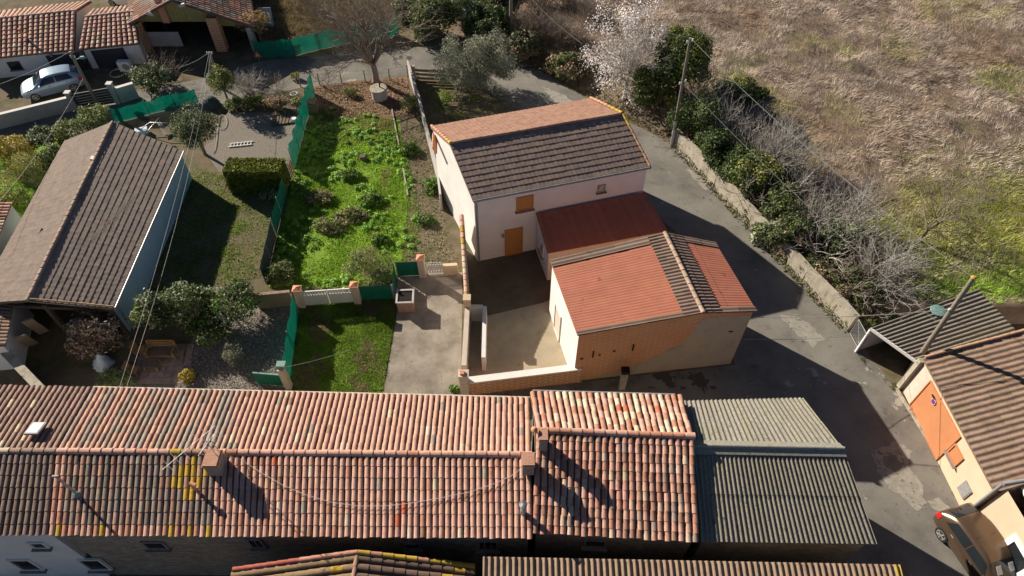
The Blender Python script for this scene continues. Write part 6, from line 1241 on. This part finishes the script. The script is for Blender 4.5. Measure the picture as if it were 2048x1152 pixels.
# dry field: matted stems combed by wind in swirls
FG = [(WALL_A.x + .8, WALL_A.y + .9), (WALL_B.x + 1.5, WALL_B.y + .3)] + [(p.x + .8, p.y + .8) for p in W([(1290, 250), (1210, 213), (1130, 160), (1060, 120)])] + [(-2, 56), (-2, 66), (55, 66), (40, 22.9)]
def green(x, y):
    c1 = np.exp(-(((x - 29.5) / 6.5) ** 2 + ((y - 27.5) / 5.0) ** 2)); c2 = np.exp(-(((x - 22) / 4.5) ** 2 + ((y - 26.5) / 3.0) ** 2)); c3 = np.exp(-(((x - 27) / 6) ** 2 + ((y - 23.5) / 2.5) ** 2)); q = np.clip((fbm(x, y, 4.5, 17) - .66) * 7, 0, .4) * (y > 30)
    return np.clip(1.5 * np.maximum(np.maximum(c1, c2), c3) + .9 * (fbm(x, y, 2.5, 18) - .5) - .25, 0, 1), q
def fcol(x, y, rg):
    n = len(x); t = np.clip(fbm(x, y, 2.2, 11) * 1.7 - .35 + rg.normal(0, .16, n), 0, 1); c = cm((.33, .275, .235), (.75, .635, .545), t); r_ = np.exp(-(((x - 19) / 5) ** 2 + ((y - 36.5) / 2.6) ** 2)) + np.clip((fbm(x, y, 6, 27) - .6) * 4, 0, .7)
    c = c * (1 - .6 * np.clip(r_, 0, 1)[:, None]) + np.array((.46, .29, .17)) * .6 * np.clip(r_, 0, 1)[:, None]
    g_, q = green(x, y); g2 = np.maximum(g_, q); k = np.clip(g2 + rg.normal(0, .2, n) * (g2 > .05), 0, 1)[:, None]; near = np.clip((26 - y) / 3, 0, 1)[:, None]
    gc = (np.array((.42, .45, .09)) * (1 - near) + np.array((.30, .54, .05)) * near) * rg.uniform(.7, 1.3, (n, 1)); return c * (1 - k) * rg.uniform(.75, 1.2, (n, 1)) + gc * k
blades('dry_field_grass', 'matted pale brown dry grass of the field with green patches near the carport', 'grass', FG, 420000, .29, .017, fcol, lambda x, y: np.clip(.55 + 1.0 * (fbm(x, y, 1.6, 12) - .35), 0, 1) * (1 - .35 * np.clip(green(x, y)[0], 0, 1)), .95, zf=field_z, seed=9, m='hay', heading=lambda x, y: 9 * fbm(x, y, 2.6, 15) + 5 * fbm(x, y, .9, 16))
blades('field_tussocks', 'taller pale tussocks of dead grass standing in the field', 'grass', FG, 190000, .42, .014, lambda x, y, rg: fcol(x, y, rg) * 1.12, lambda x, y: np.clip(6 * (fbm(x, y, 1.0, 22) - .52), 0, 1) * (1 - green(x, y)[0]), .75, zf=field_z, seed=10, m='hay', heading=lambda x, y: 6 * fbm(x, y, 2.0, 23))
blades('field_turf', 'short green turf where the field meets the carport', 'grass', [(18.5, 23), (40, 23), (44, 36), (26, 34), (20, 28)], 130000, .085, .026, lambda x, y, rg: cm((.44, .50, .09), (.38, .64, .05), np.clip((27 - y) / 4 + rg.normal(0, .3, len(x)), 0, 1)), lambda x, y: np.clip(green(x, y)[0] * 1.3, 0, 1), .8, zf=field_z, seed=11)
blades('meadow_beyond', 'sunlit brown rough grass beyond the far net fence beside the barn', 'grass', W([(530, 100), (600, 95), (800, 60), (840, -40), (500, -40)]), 26000, .4, .02, lambda x, y, rg: cm((.20, .14, .07), (.34, .27, .13), np.clip(fbm(x, y, 1.5, 2) * 1.6 - .3 + rg.normal(0, .2, len(x)), 0, 1)), None, .8, seed=12, m='hay')
# bank scrub and litter
BP = [tuple(p)[:2] for p in W([(1350, 280), (1430, 240), (1560, 330), (1640, 400), (1760, 520), (1800, 600), (1720, 640), (1690, 640)], .9)]
def litter(name, label, poly, n, size, cols, zf, seed, h=.05, mask=None):
    x, y, rg = scatter(n, poly, seed)
    if mask is not None: k = rg.random(len(x)) < mask(x, y); x, y = x[k], y[k]
    N = len(x); p = np.stack([x, y, zf(x, y) + .012 + rg.random(N) * h], 1); nr = rg.normal(size=(N, 3)) * .45 + np.array([0, 0, 1]); nr /= np.linalg.norm(nr, axis=1)[:, None]; t = np.cross(nr, rg.normal(size=(N, 3))); t /= np.linalg.norm(t, axis=1)[:, None]; q = np.cross(nr, t); s = size * rg.uniform(.5, 1.4, (N, 1))
    V = np.stack([p - t * s, p - q * s * .6, p + t * s, p + q * s * .6], 1).reshape(-1, 3); col = np.array(cols)[rg.integers(0, len(cols), N)] * rg.uniform(.7, 1.3, (N, 1)); return tag(np_mesh(name, V, 4, col, M['leaf'], None, (0, 0, 0)), label, name.replace('_', ' '), None, 'stuff')
flat = lambda x, y: np.full(len(x), .012)
litter('bank_litter', 'dead leaves ivy and low green growth covering the bank above the retaining wall', BP, 42000, .075, [(.20, .14, .09), (.28, .21, .14), (.07, .10, .03), (.10, .15, .04), (.13, .18, .05), (.06, .085, .025)], field_z, 41, .55)
litter('verge_litter', 'brown leaves and weeds on the verge along the outer bend of the road', W([(1030, 118), (1130, 160), (1210, 212), (1290, 254), (1345, 280), (1390, 240), (1300, 170), (1180, 110), (1060, 90)], .2), 12000, .07, [(.20, .15, .10), (.11, .13, .04), (.27, .21, .14), (.08, .10, .03)], lambda x, y: np.maximum(field_z(x, y), 0), 42, .15)
litter('fallen_leaves', 'fallen pinkish brown leaves around the well and bare tree', W([(600, 178), (700, 165), (815, 155), (828, 225), (700, 235), (632, 212)]), 5200, .055, [(.34, .21, .15), (.26, .15, .10), (.40, .28, .2), (.16, .12, .06)], flat, 43, .04)
litter('gravel_stones', 'loose pale pebbles of the gravel garden', W([(440, 640), (590, 605), (568, 785), (330, 800), (390, 700)]), 16000, .035, [(.42, .39, .35), (.28, .25, .22), (.2, .18, .15), (.5, .46, .42)], flat, 44, .03)
litter('soil_debris', 'weeds stones and clods on the bare garden soil right of the grass', W([(790, 250), (850, 260), (885, 430), (920, 540), (800, 548), (845, 480)]), 5200, .05, [(.26, .21, .15), (.12, .19, .04), (.34, .29, .22), (.16, .26, .05), (.18, .15, .1)], flat, 45, .05)
EDG = [W([(1352, 300), (1450, 400), (1600, 556), (1690, 662), (1700, 675), (1690, 675), (1590, 556), (1440, 402), (1346, 306)]), W([(1795, 790), (1880, 935), (1975, 1080), (1965, 1080), (1870, 935), (1785, 792)]), W([(1720, 700), (1800, 760), (1790, 785), (1735, 735), (1712, 708)])]
for lab, pl, n, sd in (('thin weeds along the road foot of the retaining wall', EDG[0], 3200, 51), ('thin weeds in the pavement edge of the orange door house', EDG[1], 1500, 52), ('mossy weeds at the carport entrance', EDG[2], 3000, 53)):
    blades('edge_weeds', lab, 'weeds', pl, n, .10, .02, lambda x, y, rg: cm((.10, .12, .03), (.24, .22, .06), rg.random(len(x))), lambda x, y: np.clip(4 * (fbm(x, y, .8, 33) - .45), 0, 1), .8, seed=sd)
litter('road_grit', 'loose grit and small leaves scattered over the road and driveway', W([(790, 560), (925, 560), (922, 795), (1160, 770), (1475, 735), (1420, 520), (1300, 420), (1200, 320), (1290, 270), (1350, 300), (1450, 400), (1690, 665), (1790, 795), (1980, 1080), (1900, 1140), (1600, 1000), (1560, 790), (760, 790)]), 5200, .028, [(.36, .33, .28), (.10, .09, .07), (.30, .2, .12), (.42, .4, .35)], flat, 46, .005)
